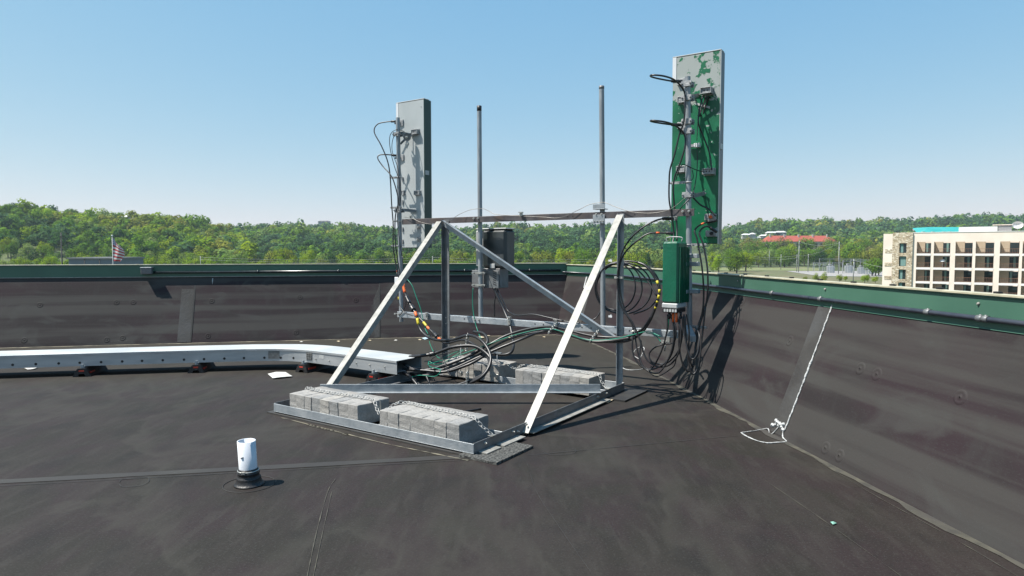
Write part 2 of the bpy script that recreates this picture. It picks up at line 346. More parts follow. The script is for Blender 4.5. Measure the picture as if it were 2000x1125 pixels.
# right-hand seam with its white bead of sealant
b4 = G(1535, 858)[:2]; fS = float(np.dot(b4 - BASE[1], BASE[2] - BASE[1]) / np.dot(BASE[2] - BASE[1], BASE[2] - BASE[1]))
wall_strip(1, fS, fS + .030, 'seam_strip', M['strip'])
bead = MB(); pts = []
for k in range(60):
    h = .07 + .93 * k / 59; p = facept(1, fS + .0004 * math.sin(k * 1.3) + .0002 * random.uniform(-1, 1), h, .006); pts.append(p)
bead.tube(pts, [.005 + .003 * random.random() + (.004 if 22 < k < 34 and k % 3 else 0) for k in range(60)], 6)
obj('sealant_bead', bead, M['caulk'], W_R)
# patch outline at the foot of the seam
po = [G(*q, .006) for q in [(1447, 845), (1475, 841), (1490, 838)]] + [facept(1, fS + .012 * k, .04 + .05 * math.sin(k * 2), .01) for k in (3, 2.4, 1.8, 1.0, .3, -.2)] + [G(*q, .006) for q in [(1536, 862), (1520, 864), (1500, 865), (1480, 861), (1460, 853), (1447, 845)]]
po = smooth_path(po, 5); obj('patch_outline', MB().tube(po, [.003 + .004 * random.random() for _ in po], 5), M['caulk'], W_R)
blob = MB()
for q in range(14):
    c = facept(1, fS + .001 + .030 * q / 14, .05 + .05 * random.random(), .01); blob.tube([c, c + np.array([.01, .02, .012])], .009 + .008 * random.random(), 6)
obj('sealant_blob', blob, M['caulk'], W_R)
fD = wall_frac(5, 411); obj('sealant_drip', MB().tube([facept(5, fD, .97, .008), facept(5, fD, .93, .008), facept(5, fD, .88, .008)], [.008, .010, .003], 6), M['caulk'], W_L)
# corner patch outline behind the cables
pc = smooth_path([G(1212, 716, .005), G(1225, 722, .005), G(1248, 722, .005), G(1272, 716, .005)] , 6)
obj('sealant_streak', MB().tube(pc, .006, 5), M['caulk'], DECK)
f2 = wall_frac(1, 1275); pc = smooth_path([facept(1, f2 - .0, .06), facept(1, f2, .2), facept(1, f2 + .04, .17), facept(1, f2 + .05, .08), facept(1, f2 + .0, .06)], 5)
obj('patch_outline', MB().tube(pc, .006, 5), M['caulk'], W_R)
# round fastener plates showing through the membrane
def plate(i, f, h, r=.045):
    c = facept(i, f, h, -.002); a = facept(i, f + .01, h, -.002) - c; a /= np.linalg.norm(a); b = facept(i, f, h + .05, -.002) - facept(i, f, h - .05, -.002); b /= np.linalg.norm(b); nn = np.cross(a, b)
    if nn[1] > 0 and i >= 4 or nn[0] > 0 and i < 4: nn = -nn
    mb = MB(); rr = [(r * 1.25, 0), (r, .005), (r * .75, .0055), (r * .62, .0035), (r * .2, .003), (0.004, .008)]; m = 20; vs = []
    for q, hh in rr:
        for k in range(m): t = 2 * math.pi * k / m; vs.append(c + (a * math.cos(t) + b * math.sin(t)) * q + nn * hh)
    mb.add(vs, [(j * m + k, j * m + (k + 1) % m, (j + 1) * m + (k + 1) % m, (j + 1) * m + k) for j in range(len(rr) - 1) for k in range(m)], True)
    obj('fastener_plate', mb, M['wallm'], rootw(i))
for px, h in ((75, .6), (225, .62), (258, .62), (412, .62), (585, .66), (55, .1), (245, .1), (410, .1), (580, .12), (215, .08), (695, .6)):
    i = 5 if wall_frac(5, px) > 0 else 4; plate(i, wall_frac(i, px), h)
for px, py in ((1542, 666), (1680, 720), (1712, 731), (1875, 776), (1613, 875), (1640, 890), (1583, 584), (1728, 604), (1925, 632), (1450, 590)):
    d2 = BASE[2] - BASE[1]; d3 = np.array([d2[0], d2[1], 0]); nn = np.cross(d3, np.array([MIT[1][0] * TO, MIT[1][1] * TO, TZ]))
    q = PL(px, py, (BASE[1][0], BASE[1][1], 0), nn); plate(1, float(np.dot(q[:2] - BASE[1] - MIT[1] * TO * q[2] / TZ, d2) / np.dot(d2, d2)), q[2] / TZ)
# dusty crease where wall meets roof
def crease(i0, i1, w, mname, nsub, lab):
    mb = MB(); vs = []
    N = []
    for i in range(i0, i1):
        for k in range(nsub): N.append((i, k / nsub))
    N.append((i1 - 1, 1))
    for j, (i, f) in enumerate(N):
        ww = w * (.6 + .6 * random.random() + .3 * math.sin(j * .7))
        vs += [wallpt(i, f, .006, .006), wallpt(i, f, -ww, .004)]
    mb.add(vs, [(2 * a, 2 * a + 1, 2 * a + 3, 2 * a + 2) for a in range(len(N) - 1)])
    obj('dust_line', mb, M[mname], DECK)
crease(0, 3, .055, 'dustfaint', 60, ''); crease(4, 7, .05, 'dust', 60, ''); crease(3, 4, .05, 'dustfaint', 10, '')
# laps in the roofing sheets
def floor_line(pts, w, m, name='roof_seam', z=.004, jit=.0):
    P = [G(*q, z) for q in pts]; P = smooth_path(P, 10) if len(P) > 2 else [P[0] + (P[1] - P[0]) * k / 30 for k in range(31)]
    mb = MB(); vs = []
    for i, p in enumerate(P):
        d = P[min(i + 1, len(P) - 1)] - P[max(i - 1, 0)]; d /= np.linalg.norm(d); nn = np.array([-d[1], d[0], 0]); ww = w * (1 + jit * random.uniform(-1, 1))
        vs += [p + nn * ww / 2, p - nn * ww / 2]
    mb.add(vs, [(2 * a, 2 * a + 1, 2 * a + 3, 2 * a + 2) for a in range(len(P) - 1)]); obj(name, mb, m, DECK)
M['lap'] = mat('lap_strip', (.0265, .0235, .0215), (.037, .035, .030), 2.2, .75, c3=(.035, .033, .030), s3=1.1, lo=.45, hi=.72)
floor_line([(-200, 960), (930, 897)], .006, M['seam'], jit=.5)
for a_, b_, w_ in ((-200, 930, .09),): floor_line([(a_, 951 - (a_ + 200) * .054), ((a_ + b_) / 2, 951 - ((a_ + b_) / 2 + 200) * .054 + .5), (b_, 951 - (b_ + 200) * .054)], w_, M['lap'], z=.003, jit=.08)
floor_line([(1030, 889), (1447, 850)], .006, M['seam'], jit=.5)
floor_line([(600, 1125), (618, 1040), (640, 960), (655, 935)], .004, M['dustfaint'], 'scuff_line', jit=.9)
floor_line([(612, 1125), (630, 1040), (648, 960)], .003, M['dustfaint'], 'scuff_line', jit=.9)
floor_line([(1490, 935), (1600, 1010), (1760, 1125)], .004, M['dustfaint'], 'scuff_line', jit=.9)
floor_line([(1538, 864), (1700, 962), (1860, 1050), (2050, 1162)], .004, M['dustfaint'], 'roof_seam', jit=.9)
floor_line([(1030, 905), (1048, 960), (1100, 1040), (1170, 1140)], .0025, M['seam'], 'roof_seam', jit=.5)
floor_line([(1020, 640), (700, 676)], .02, M['dustfaint'], 'scuff_line', jit=1.0)
for pts in ([(233, 941), (238, 936), (262, 932), (285, 931), (291, 935), (288, 942), (272, 948), (240, 950), (233, 945)], [(1060, 882), (1075, 888), (1115, 886), (1125, 880), (1118, 876)]):
    floor_line(pts, .005, M['seam'], 'patch_edge', z=.005)
# conduit along the band
def conduit(i0, f0, i1, f1, o, z, r, name, label, m, coup):
    P = [wallpt(i0, f0, o, z)] + [wallpt(i, 0, o, z) for i in range(i0 + 1, i1 + 1)] + [wallpt(i1, f1, o, z)]
    root = empty(name, P[0], label, 'conduit'); obj('pipe', MB().tube(P, r, 10), m, root)
    for i, f in coup:
        c = wallpt(i, f, o, z); d = wallpt(i, f + .01, o, z) - c; d /= np.linalg.norm(d)
        mb = MB().cyl(c - d * .022, c + d * .022, r * 1.22, 12); mb.tube([c, c + np.array([0, 0, r * 1.5])], .008, 6); obj('coupling', mb, M['galv_dull'] if i < 4 else m, root)
    return root
conduit(0, .25, 4, wall_frac(4, 820) if False else .02, TO - .033, 1.182, .017, 'wall_conduit', 'dark conduit clipped below the green band of the right parapet wall', M['conduit'], [(1, wall_frac(1, x)) for x in (1760, 1858, 1868, 1560, 1470)] + [(0, .85), (1, .02)])
fb = wall_frac(5, 295)
conduit(4, .03, 5, fb, TO - .038, 1.222, .023, 'wall_conduit', 'thin shiny conduit along the back parapet wall from the small grey box', M['conduit_far'], [(4, .2), (4, .55), (5, .12), (5, .35)])
P0 = wallpt(5, wall_frac(5, 283), TO - .075, 1.247); dd = wallpt(5, .6, 0, 0) - wallpt(5, .5, 0, 0); dd /= np.linalg.norm(dd); nn = np.array([dd[1], -dd[0], 0])
jb = empty('junction_box', P0, 'small grey weatherproof junction box on the back wall left of centre', 'junction box')
obj('box', MB().box(P0, (.085, .055, .055), (dd, nn, Z)), M['galv_dull'], jb, bevel=.008)
obj('lid', MB().box(P0 + Z * .06, (.092, .062, .008), (dd, nn, Z)), M['galv'], jb, bevel=.003)
obj('termination_bar', sweep(MB(), [(TO - .034, 1.112), (TO - .024, 1.112), (TO - .024, 1.124), (TO - .034, 1.124)], 4, 7), M['galv_bright'], W_L)
# rivets/ screws on the right band, clips on the coping
for i, zz, n_ in ((0, 1.27, 2), (1, 1.27, 4)):
    for k in range(n_):
        c = wallpt(i, (k + .5) / n_, TO - .012, zz); obj('rivet', MB().tube([c, c + np.array([-.012, 0, 0])], [.012, .006], 8), M['galv_bright'], W_R)
for i, n_ in ((0, 14), (1, 14), (2, 4), (4, 7), (5, 14)):
    for k in range(n_):
        c = wallpt(i, (k + .5) / n_, TO + .01, 1.345 + (.022 if i > 3 else 0)); d = wallpt(i, (k + .5) / n_ + .01, TO + .01, 1.345 + (.022 if i > 3 else 0)) - c; d /= np.linalg.norm(d)
        obj('coping_clip', MB().box(c, (.022, .012, .008), (d, np.array([d[1], -d[0], 0]), Z)), M['rubber'] if (i < 4) else M['galv_dull'], rootw(i))

# ------------------------------------------------------------------ vent pipe
vb = G(487, 946)
vent = empty('vent_pipe', vb, 'short white plastic vent pipe with black rubber boot on the bare roof', 'vent pipe')
ax = np.array([-.045, 0, 1.0]); ax /= np.linalg.norm(ax)
pv = MB(); c = vb + ax * .08; h = .225
prof = [(.0595, 0), (.0595, h), (.054, h), (.054, .02)]; m = 28; vs = []
for r_, z_ in prof:
    for k in range(m): a = 2 * math.pi * k / m; vs.append(c + ax * z_ + np.array([math.cos(a), math.sin(a), 0]) * r_)
pv.add(vs, [(j * m + k, j * m + (k + 1) % m, (j + 1) * m + (k + 1) % m, (j + 1) * m + k) for j in range(3) for k in range(m)], True); pv.sm = [i // m != 1 for i in range(len(pv.sm))]
obj('pipe', pv, M['pvc'], vent)
bt = MB(); prof = [(.0, .004), (.100, .004), (.098, .008), (.092, .012), (.085, .02), (.078, .045), (.080, .052), (.072, .056), (.070, .08), (.075, .085), (.066, .09), (.066, .112), (.061, .116), (.05, .11)]; vs = []
for r_, z_ in prof:
    for k in range(m): a = 2 * math.pi * k / m; vs.append(vb + np.array([0, 0, z_]) + ax * z_ * .0 + np.array([math.cos(a) * r_ - .045 * z_, math.sin(a) * r_, 0]))
bt.add(vs, [(j * m + k, j * m + (k + 1) % m, (j + 1) * m + (k + 1) % m, (j + 1) * m + k) for j in range(len(prof) - 1) for k in range(m)], True)
obj('rubber_boot', bt, M['rubber'], vent)
cl = MB().ring(vb + Z * .101 + np.array([-.0045, 0, 0]), (0, 0, 1), .068, .004, 28, 6); cl.box(vb + np.array([-.01, -.07, .101]), (.012, .008, .007)); obj('hose_clamp', cl, M['bolt'], vent)
ms = []
t = [vb[:2] + np.array([math.cos(a) * .17, math.sin(a) * .16]) for a in np.linspace(0, 2 * math.pi, 33)]
obj('patch_edge', MB().tube([(x, y, .002) for x, y in t], .0028, 5), M['seam'], vent)
obj('scuff_mark', MB().tube([T(0, 0, 0) * 0 + vb + ax * .2 + np.array([-.022, -.0575, .0]), vb + ax * .207 + np.array([-.002, -.0605, 0])], .003, 5), M['rubber'], vent)

# ------------------------------------------------------------------ steel ballast frame
SL, TL = 2.46, 2.84
frame = empty('antenna_frame', A3(0, 0, 0), 'galvanised steel ballasted antenna frame with braced uprights and white diagonal struts', 'steel frame')
def angle(name, p0, p1, a, b, la, lb, th, m=None, flip=False):
    """L section: leg la along a, leg lb along b"""
    mb = MB(); p0 = np.array(p0, float); p1 = np.array(p1, float)
    mb.beam(p0, p1, a, b, 0, la, 0, th); mb.beam(p0, p1, a, b, 0, th, th, lb)
    return obj(name, mb, m or M['galv'], frame, bevel=.0015)
def drape(k): pass
# base trays
angle('base_rail', A3(-.0, 0, .022), A3(SL, 0, .022), V, Z, .076, .080, .007)                       # front
angle('base_rail', A3(SL, .42, .022), A3(0.007, .42, .022), -V, Z, .076, .080, .007)                 # front inner
angle('base_rail', A3(0, .007, .022), A3(0, TL, .022), U, Z, .076, .085, .007, M['galv_dull'])       # right side
angle('base_rail', A3(SL, TL, .024), A3(SL, .007, .024), -U, Z, .076, .085, .007, M['galv_dull'])    # left side
angle('base_rail', A3(.008, 2.36, .026), A3(SL - .008, 2.36, .026), V, Z, .076, .080, .007)          # rear inner
angle('base_rail', A3(SL - .008, TL, .026), A3(.008, TL, .026), -V, Z, .076, .080, .007)             # back
o_ = MB().fbox(-.085, -.003, .30, .62, .022, .029); o_.fbox(-.085, -.003, .06, .26, .022, .029); obj('gusset_plate', o_, M['galv_bright'], frame)
o_ = MB().fbox(-.085, -.003, .75, 2.3, .022, .029); obj('gusset_plate', o_, M['galv_bright'], frame)
obj('cross_bar', MB().fbox(1.16, 1.22, .08, .41, .031, .038), M['galv_bright'], frame)
# middle diagonal stay
pA, pB = A3(SL - .02, .56, .115), A3(-.01, 2.20, .115)
d_ = pB - pA; d_ /= np.linalg.norm(d_); nd = np.cross(d_, Z)
if nd[1] > 0: nd = -nd
angle('stay_bar', pA, pB, nd, Z, .06, .085, .007)
# uprights
def upright(px, pb, pt, wid=.052):
    s_ = float(np.dot(T(px, 600, TL) - FR, U)); zt = 2.015
    mb = MB(); c0 = A3(s_, TL, .03); c1 = A3(s_, TL, zt)
    mb.beam(c0, c1, U, V, -wid, 0, 0, .006); mb.beam(c0, c1, U, V, 0, .006, -.052, .006)
    return s_, mb
sR, mbR = upright(1209, 770, 415); obj('upright', mbR, M['galv'], frame, bevel=.001)
sL2, mbL = upright(868, 719, 430, .085); obj('upright', mbL, M['galv_dull'], frame, bevel=.001)
# rails
r0, r1 = float(np.dot(T(785, 428, TL + .01) - FR, U)), float(np.dot(T(1356, 408, TL + .01) - FR, U))
TR = TL + .009
angle('top_rail', A3(r0, TR, 2.045), A3(r1, TR, 2.045), V, -Z, .05, .076, .006, M['rail_dark'])
r2, r3 = float(np.dot(T(775, 617, TL) - FR, U)), float(np.dot(T(1326, 655, TL) - FR, U))
angle('bottom_rail', A3(r2, TR, .735), A3(r3, TR, .735), V, -Z, .05, .080, .006)
# front struts
def strut(pa, pb, wa, m, name='strut', w=.082, th=.006):
    pa, pb = np.array(pa), np.array(pb); d = pb - pa; d /= np.linalg.norm(d); a = np.cross(d, U); a /= np.linalg.norm(a)
    mb = MB(); mb.beam(pa, pb, U, a, -w / 2, w / 2, 0, th); mb.beam(pa, pb, U, a, w / 2 - th if wa > 0 else -w / 2, w / 2 if wa > 0 else -w / 2 + th, -.06, 0)
    obj(name, mb, m, frame, bevel=.001)
strut(A3(-.022, .70, .03), A3(sR - .03, TL - .06, 2.0), 1, M['galv_bright'])
strut(A3(SL + .0, .56, .03), A3(sL2 + .035, TL - .06, 1.99), -1, M['galv_bright'])
# rear diagonal
pa, pb = A3(sL2 - .01, TL - .012, 1.98), A3(sR + .03, TL - .012, .60); d = pb - pa; d /= np.linalg.norm(d); a = np.cross(d, V); a /= np.linalg.norm(a)
if a[2] < 0: a = -a
mb = MB(); mb.beam(pa, pb, V, a, -.006, 0, -.045, .03); mb.beam(pa, pb, V, a, -.05, -.006, .024, .03); obj('diagonal_brace', mb, M['galv'], frame)
# rear poles
def pole(px0, py0, px1, py1, tt, r, label, m):
    s0 = float(np.dot(T(px0, py0, tt) - FR, U)); zt = T(px0, py0, tt)[2]; q = T(px1, py1, tt); s1 = float(np.dot(q - FR, U)); zb = q[2]
    a, b = A3(s0, tt, zt), A3(s1, tt, zb); mb = MB()
    mb.tube([b, a], r, 16, caps=False); mb.tube([a - Z * .12, a + Z * .0005], r * .86, 16); mb.tube([b, b + Z * .01], r * .98, 16)
    obj('pole', mb, m, frame); return a, b
TP = TR + .05 + .032
M['galv_pole'] = mat('galvanised_pipe', (.30, .33, .35), (.40, .43, .45), 22, .45, .3, .15, 80, c3=(.28, .30, .32), s3=6, stretch=(1, 1, .3))
p1a, p1b = pole(936, 208, 939, 623, TP, .030, '', M['galv_pole'])
p2a, p2b = pole(1175, 169, 1178, 640, TP, .030, '', M['galv_pole'])
p3a, p3b = pole(777, 230, 784, 628, TP, .030, '', M['galv_pole'])
p4a, p4b = pole(1343, 150, 1347, 665, TP, .030, '', M['galv_pole'])
obj('pole_cap', MB().tube([p1a - Z * .06, p1a + Z * .008], [.031, .032], 14), M['rubber'], frame)
obj('pole_cap', MB().tube([p2a - Z * .03, p2a + Z * .006], [.031, .031], 14), M['galv_dull'], frame)
def polept(a, b, z): return b + (a - b) * (z - b[2]) / (a[2] - b[2])
def ubolt(c, r=.034, side=-1):
    mb = MB(); P = [c + U * r * math.cos(a) + V * (r * math.sin(a)) for a in np.linspace(0, math.pi, 9)]
    P = [P[0] - V * .11] + P + [P[-1] - V * .11]; mb.tube(P, .006, 6)
    for q in (P[0], P[-1]): mb.bolt(q + V * .02, -V, .014, .012)
    obj('u_bolt', mb, M['bolt'], frame)
for a, b in ((p1a, p1b), (p2a, p2b), (p3a, p3b), (p4a, p4b)):
    for z in (2.02, .70): ubolt(polept(a, b, z))
c = polept(p2a, p2b, 2.03); bp_ = MB()
bp_.box(c - V * .092 - Z * .065, (.075, .004, .05), (U, V, Z)); bp_.box(c - V * .092 + Z * .075, (.075, .004, .03), (U, V, Z)); bp_.box(c - V * .05 + Z * .05, (.07, .05, .004), (U, V, Z)); obj('pole_bracket', bp_, M['galv'], frame, bevel=.001)
bo = MB()
for s_ in (-.055, -.02, .02, .055): bo.bolt(c - V * .097 - Z * .09 + U * s_, -V, .010, .012)
obj('bolt', bo, M['bolt'], frame)
for c_ in (A3(0.0, .15, .075), A3(0.0, .55, .075), A3(0.0, .62, .06), A3(-.0, 2.35, .075), A3(0, 2.15, .075)): obj('bolt', MB().bolt(c_, -U, .012, .014), M['bolt'], frame)
for c_ in (A3(sR - .02, TL, .62), A3(sR - .02, TL, .71), A3(sL2 - .03, TL, .70), A3(sL2 - .03, TL, .62), A3(-.025, .73, .10), A3(sR - .02, TL, 1.99), A3(sL2 - .04, TL, 1.98)): obj('bolt', MB().bolt(c_, -V, .010, .012), M['bolt'], frame)
for s_, z_ in ((1.2, .70), (1.08, .70), (2.3, .70), (.55, .70), (.43, .70), (-.05, .70), (.75, 2.005), (.68, 2.005), (.1, 2.005), (-.1, 2.005)): obj('bolt_hole', MB().tube([A3(s_, TR - .0005, z_), A3(s_, TR - .002, z_)], .009, 8), M['rubber'], frame)

# pads under the frame
def pad(name, s0, s1, t0, t1, z1, m, label): 
    mb = MB().fbox(s0, s1, t0, t1, .001, z1); return obj(name, mb, m, label=label, cat='roof pad')
pad('roof_pad', -.26, .10, -.06, .46, .020, M['pad'], 'rough granular black pad under the front right corner of the steel frame')
pad('roof_pad', -.22, .09, 2.36, 2.98, .020, M['seam'], 'dark pad under the rear right corner of the frame')
pad('roof_pad', 0.11, SL + .08, -.022, .08, .012, M['galv_bright'] if False else M['strip'], 'thin grey strip pad along under the front rail')
floor_line([(548, 815), (640, 838), (740, 863), (840, 884), (915, 899)], .016, M['dust'], 'dust_line', jit=1.0)
floor_line([(600, 829), (680, 849)], .02, M['dustfaint'], 'dust_line', jit=1.0)

# ------------------------------------------------------------------ concrete blocks
ORD = ['first', 'second', 'third', 'fourth', 'fifth', 'sixth', 'seventh', 'eighth', 'ninth']
def blocks(s_left, s_right, t0, widths, where, ang=0.0):
    tot = sum(widths); k = (s_left - s_right) / tot; s = s_left; n = len(widths)
    for i, wd in enumerate(widths):
        wd *= k; ti = t0 + random.uniform(-.006, .006) + ang * (s_left - s); zt = .230 + random.uniform(-.003, .003); g = .0010 * random.random() + .0003
        bm = bmesh.new(); bmesh.ops.create_cube(bm, size=1)
        bmesh.ops.scale(bm, vec=(wd - g, .395, .192), verts=bm.verts)
        bmesh.ops.bevel(bm, geom=list(bm.edges), offset=.0035, segments=1, affect='EDGES')
        bmesh.ops.subdivide_edges(bm, edges=[e_ for e_ in bm.edges if e_.calc_length() > .15], cuts=6, use_grid_fill=True)
        for v_ in bm.verts: v_.co += Vector((random.uniform(-1, 1), random.uniform(-1, 1), random.uniform(-1, 1))) * .0022
        me = bpy.data.meshes.new('concrete_block'); bm.to_mesh(me); bm.free(); me.materials.append(M['block%d' % random.choice((0, 0, 1, 1, 2))])
        o = bpy.data.objects.new('concrete_block', me); COL.objects.link(o)
        c = A3(s - wd / 2, ti + .1975, .036 + .096); o.location = c; o.rotation_euler = (random.uniform(-.004, .004), random.uniform(-.004, .004), UA + math.pi + random.uniform(-.006, .006))
        pos = 'leftmost' if i == 0 else 'rightmost' if i == n - 1 else ORD[i] + ' from the left'
        tag(o, 'grey concrete block, %s in the %s row of ballast' % (pos, where), 'concrete block', 'ballast blocks in the %s row' % where); s -= wd
for i, (a, b, c3) in enumerate((((.33, .315, .295), (.42, .405, .38), (.28, .27, .255)), ((.36, .34, .31), (.45, .43, .39), (.31, .29, .27)), ((.28, .275, .265), (.36, .355, .345), (.24, .24, .235)))):
    M['block%d' % i] = mat('concrete_block_%s' % 'abc'[i], a, b, 60, .95, 0, .4, 140, c3=c3, s3=8, detail=8)
blocks(2.235, 1.295, .012, [45, 50, 40, 50, 53, 48, 53, 53], 'front left')
blocks(1.02, .15, .012, [45, 62, 62, 66, 64, 62, 64], 'front right')
blocks(1.12, .165, 2.375 - .09, [55, 60, 60, 60, 60, 60, 60, 60], 'rear right')
blocks(2.27, 1.40, 2.375 - .03, [60, 60, 60, 60, 60, 60, 60], 'rear left')

# ------------------------------------------------------------------ chains
def chain(P, label):
    P = smooth_path(P, 20); L_ = [0]
    for a, b in zip(P, P[1:]): L_.append(L_[-1] + np.linalg.norm(b - a))
    n_ = int(L_[-1] / .036); mb = MB(); PA = np.array(P)
    for k in range(n_):
        d0 = L_[-1] * (k + .5) / n_; c = np.array([np.interp(d0, L_, PA[:, j]) for j in range(3)]); c2 = np.array([np.interp(d0 + .01, L_, PA[:, j]) for j in range(3)])
        t_ = c2 - c; t_ /= np.linalg.norm(t_) + 1e-9; w_ = np.cross(t_, Z); w_ /= np.linalg.norm(w_) + 1e-9; n1 = np.cross(w_, t_)
        nn = (w_ if k % 2 else n1) * .85 + (n1 if k % 2 else w_) * .35; nn -= t_ * np.dot(nn, t_)
        mb.ring(c, nn, .0150, .0038, 12, 5, (1.55, .85), t_)
    return obj('chain', mb, M['chain'], label=label, cat='chain', group='chains over the ballast blocks')
zc = .245
chain([A3(2.27, .22, .20), A3(2.22, .22, zc), A3(2.0, .20, zc), A3(1.6, .22, zc), A3(1.36, .22, zc), A3(1.28, .2, zc - .004), A3(1.22, .17, .19), A3(1.16, .14, .15)], 'steel chain lying over the front left row of concrete blocks')
chain([A3(1.15, .15, .16), A3(1.09, .2, .2), A3(1.03, .25, zc), A3(.95, .3, zc), A3(.7, .27, zc), A3(.4, .25, zc), A3(.2, .22, zc), A3(.14, .21, zc - .005), A3(.09, .22, .19), A3(.04, .24, .145), A3(.006, .26, .118)], 'steel chain over the front right row of blocks hooked to the side rail')
chain([A3(1.22, 2.47, .2), A3(1.13, 2.5, zc), A3(.8, 2.5, zc), A3(.4, 2.48, zc), A3(.2, 2.47, zc), A3(.13, 2.46, zc - .01), A3(.09, 2.44, .17), A3(.02, 2.42, .11)], 'steel chain over the rear right row of blocks')
chain([A3(2.2, 2.5, zc), A3(1.8, 2.52, zc), A3(1.44, 2.5, zc), A3(1.37, 2.5, zc - .01), A3(1.3, 2.49, .2), A3(1.24, 2.47, .2)], 'steel chain over the rear left row of blocks below the cables')
obj('hook_plate', MB().fbox(-.012, .035, .235, .285, .1075, .1125), M['galv_bright'], frame)
obj('hook_plate', MB().fbox(-.012, .035, 2.40, 2.45, .1075, .1125), M['galv_bright'], frame)
hk = MB().tube(smooth_path([A3(1.19, .19, .04), A3(1.19, .19, .2), A3(1.185, .18, .26), A3(1.175, .17, .27)], 4), .006, 6); obj('chain_hook', hk, M['bolt'], frame)

# ------------------------------------------------------------------ cable tray
def topP(px, py): return G(px, py, .285)
near = [topP(-160, 699), topP(0, 695.5), topP(300, 687), topP(480, 682.5), topP(552, 682), topP(600, 684.5), topP(640, 689), topP(700, 696), topP(775, 706)]
near = [near[1] + (near[1] - near[3]) * 1.9, near[1], near[2], near[3]] + smooth_path(near[3:7], 5)[1:] + near[7:]
far = []
for i, p in enumerate(near):
    d = near[min(i + 1, len(near) - 1)] - near[max(i - 1, 0)]; d[2] = 0; d /= np.linalg.norm(d); far.append(p + np.array([-d[1], d[0], 0]) * .43)
tray = empty('cable_tray', (near[4][0], near[4][1], 0), 'long silver aluminium cable tray running along the back wall and bending towards the frame', 'cable tray')
def strip_mesh(a, b, th=None):
    n = len(a); return MB().add(list(a) + list(b), [(i, i + 1, n + i + 1, n + i) for i in range(n - 1)])
def slab(a, b, dn):  # a, b lists, thickness vector dn
    n = len(a); vs = list(a) + list(b) + [p + dn for p in b] + [p + dn for p in a]
    fs = [(k * n + i, k * n + i + 1, ((k + 1) % 4) * n + i + 1, ((k + 1) % 4) * n + i) for i in range(n - 1) for k in range(4)]
    fs += [tuple(k * n for k in range(4)), tuple(k * n + n - 1 for k in range(4))[::-1]]; return MB().add(vs, fs)
vN = [(f - n_) / np.linalg.norm(f - n_) for n_, f in zip(near, far)]
obj('lid', slab([p - q * .008 for p, q in zip(near, vN)], [p + q * .008 for p, q in zip(far, vN)], Z * .006), M['alu_lid'], tray, bevel=.001)
lip = slab([p - q * .0085 - Z * .02 for p, q in zip(near, vN)], [p - q * .0045 - Z * .02 for p, q in zip(near, vN)], Z * .0195); obj('lid_lip', lip, M['alu'], tray)
for nm, P_, sgn in (('side_rail', near, 1), ('side_rail', far, -1)):
    A_ = [p - Z * .155 for p in P_]; B_ = [p - Z * .155 + q * .004 * sgn for p, q in zip(P_, vN)]
    sr = slab(A_, B_, Z * .152); fl = slab([a - q * .0 for a, q in zip(A_, vN)], [a + q * .03 * sgn for a, q in zip(A_, vN)], -Z * .004); sr.add(fl.v, fl.f); obj(nm, sr, M['alu'], tray)
obj('tray_bottom', slab([p - Z * .13 + q * .006 for p, q in zip(near, vN)], [p - Z * .13 - q * .006 for p, q in zip(far, vN)], -Z * .003), M['alu'], tray)
def tray_at(px):      # point on near top edge at column px
    cols = []
    for p in near:
        c_ = p - O; cols.append(1000 + F * c_[0] / (c_[1] * math.cos(PITCH) - c_[2] * math.sin(PITCH)))
    i = max(0, min(len(near) - 2, int(np.searchsorted(cols, px)) - 1)); f = (px - cols[i]) / (cols[i + 1] - cols[i]); p = near[i] + (near[i + 1] - near[i]) * f
    d = near[i + 1] - near[i]; d /= np.linalg.norm(d); return p, d, np.array([-d[1], d[0], 0])
for px in (23, 67, 111, 152, 194, 236, 276, 317, 358, 397, 437, 476, 516, 548, 573): p, d, q = tray_at(px); obj('bolt_hole', MB().tube([p - Z * .115 - q * .001, p - Z * .115 + q * .001], .017, 10), M['rubber'], tray)
for px in (617, 643, 696, 723, 752): p, d, q = tray_at(px); obj('bolt', MB().bolt(p - Z * (.085 if px > 650 else .10) , -q, .010, .010), M['bolt'], tray)
p, d, q = tray_at(535); obj('splice_plate', MB().box(p - Z * .075 - q * .003, (.075, .003, .05), (d, q, Z)), M['alu_dark'], tray)
p, d, q = tray_at(604); sp_ = MB().box(p - Z * .075 - q * .003, (.05, .003, .05), (d, q, Z)); 
for a in (-.03, 0, .03):
    for b in (-.105, -.075, -.045): sp_.bolt(p + d * a + Z * b - q * .005, -q, .009, .008)
obj('splice_plate', sp_, M['alu_dark'], tray)
p, d, q = tray_at(628); obj('rating_label', MB().box(p - Z * .065 - q * .0015, (.045, .001, .025), (d, q, Z)), M['greypaint'], tray)
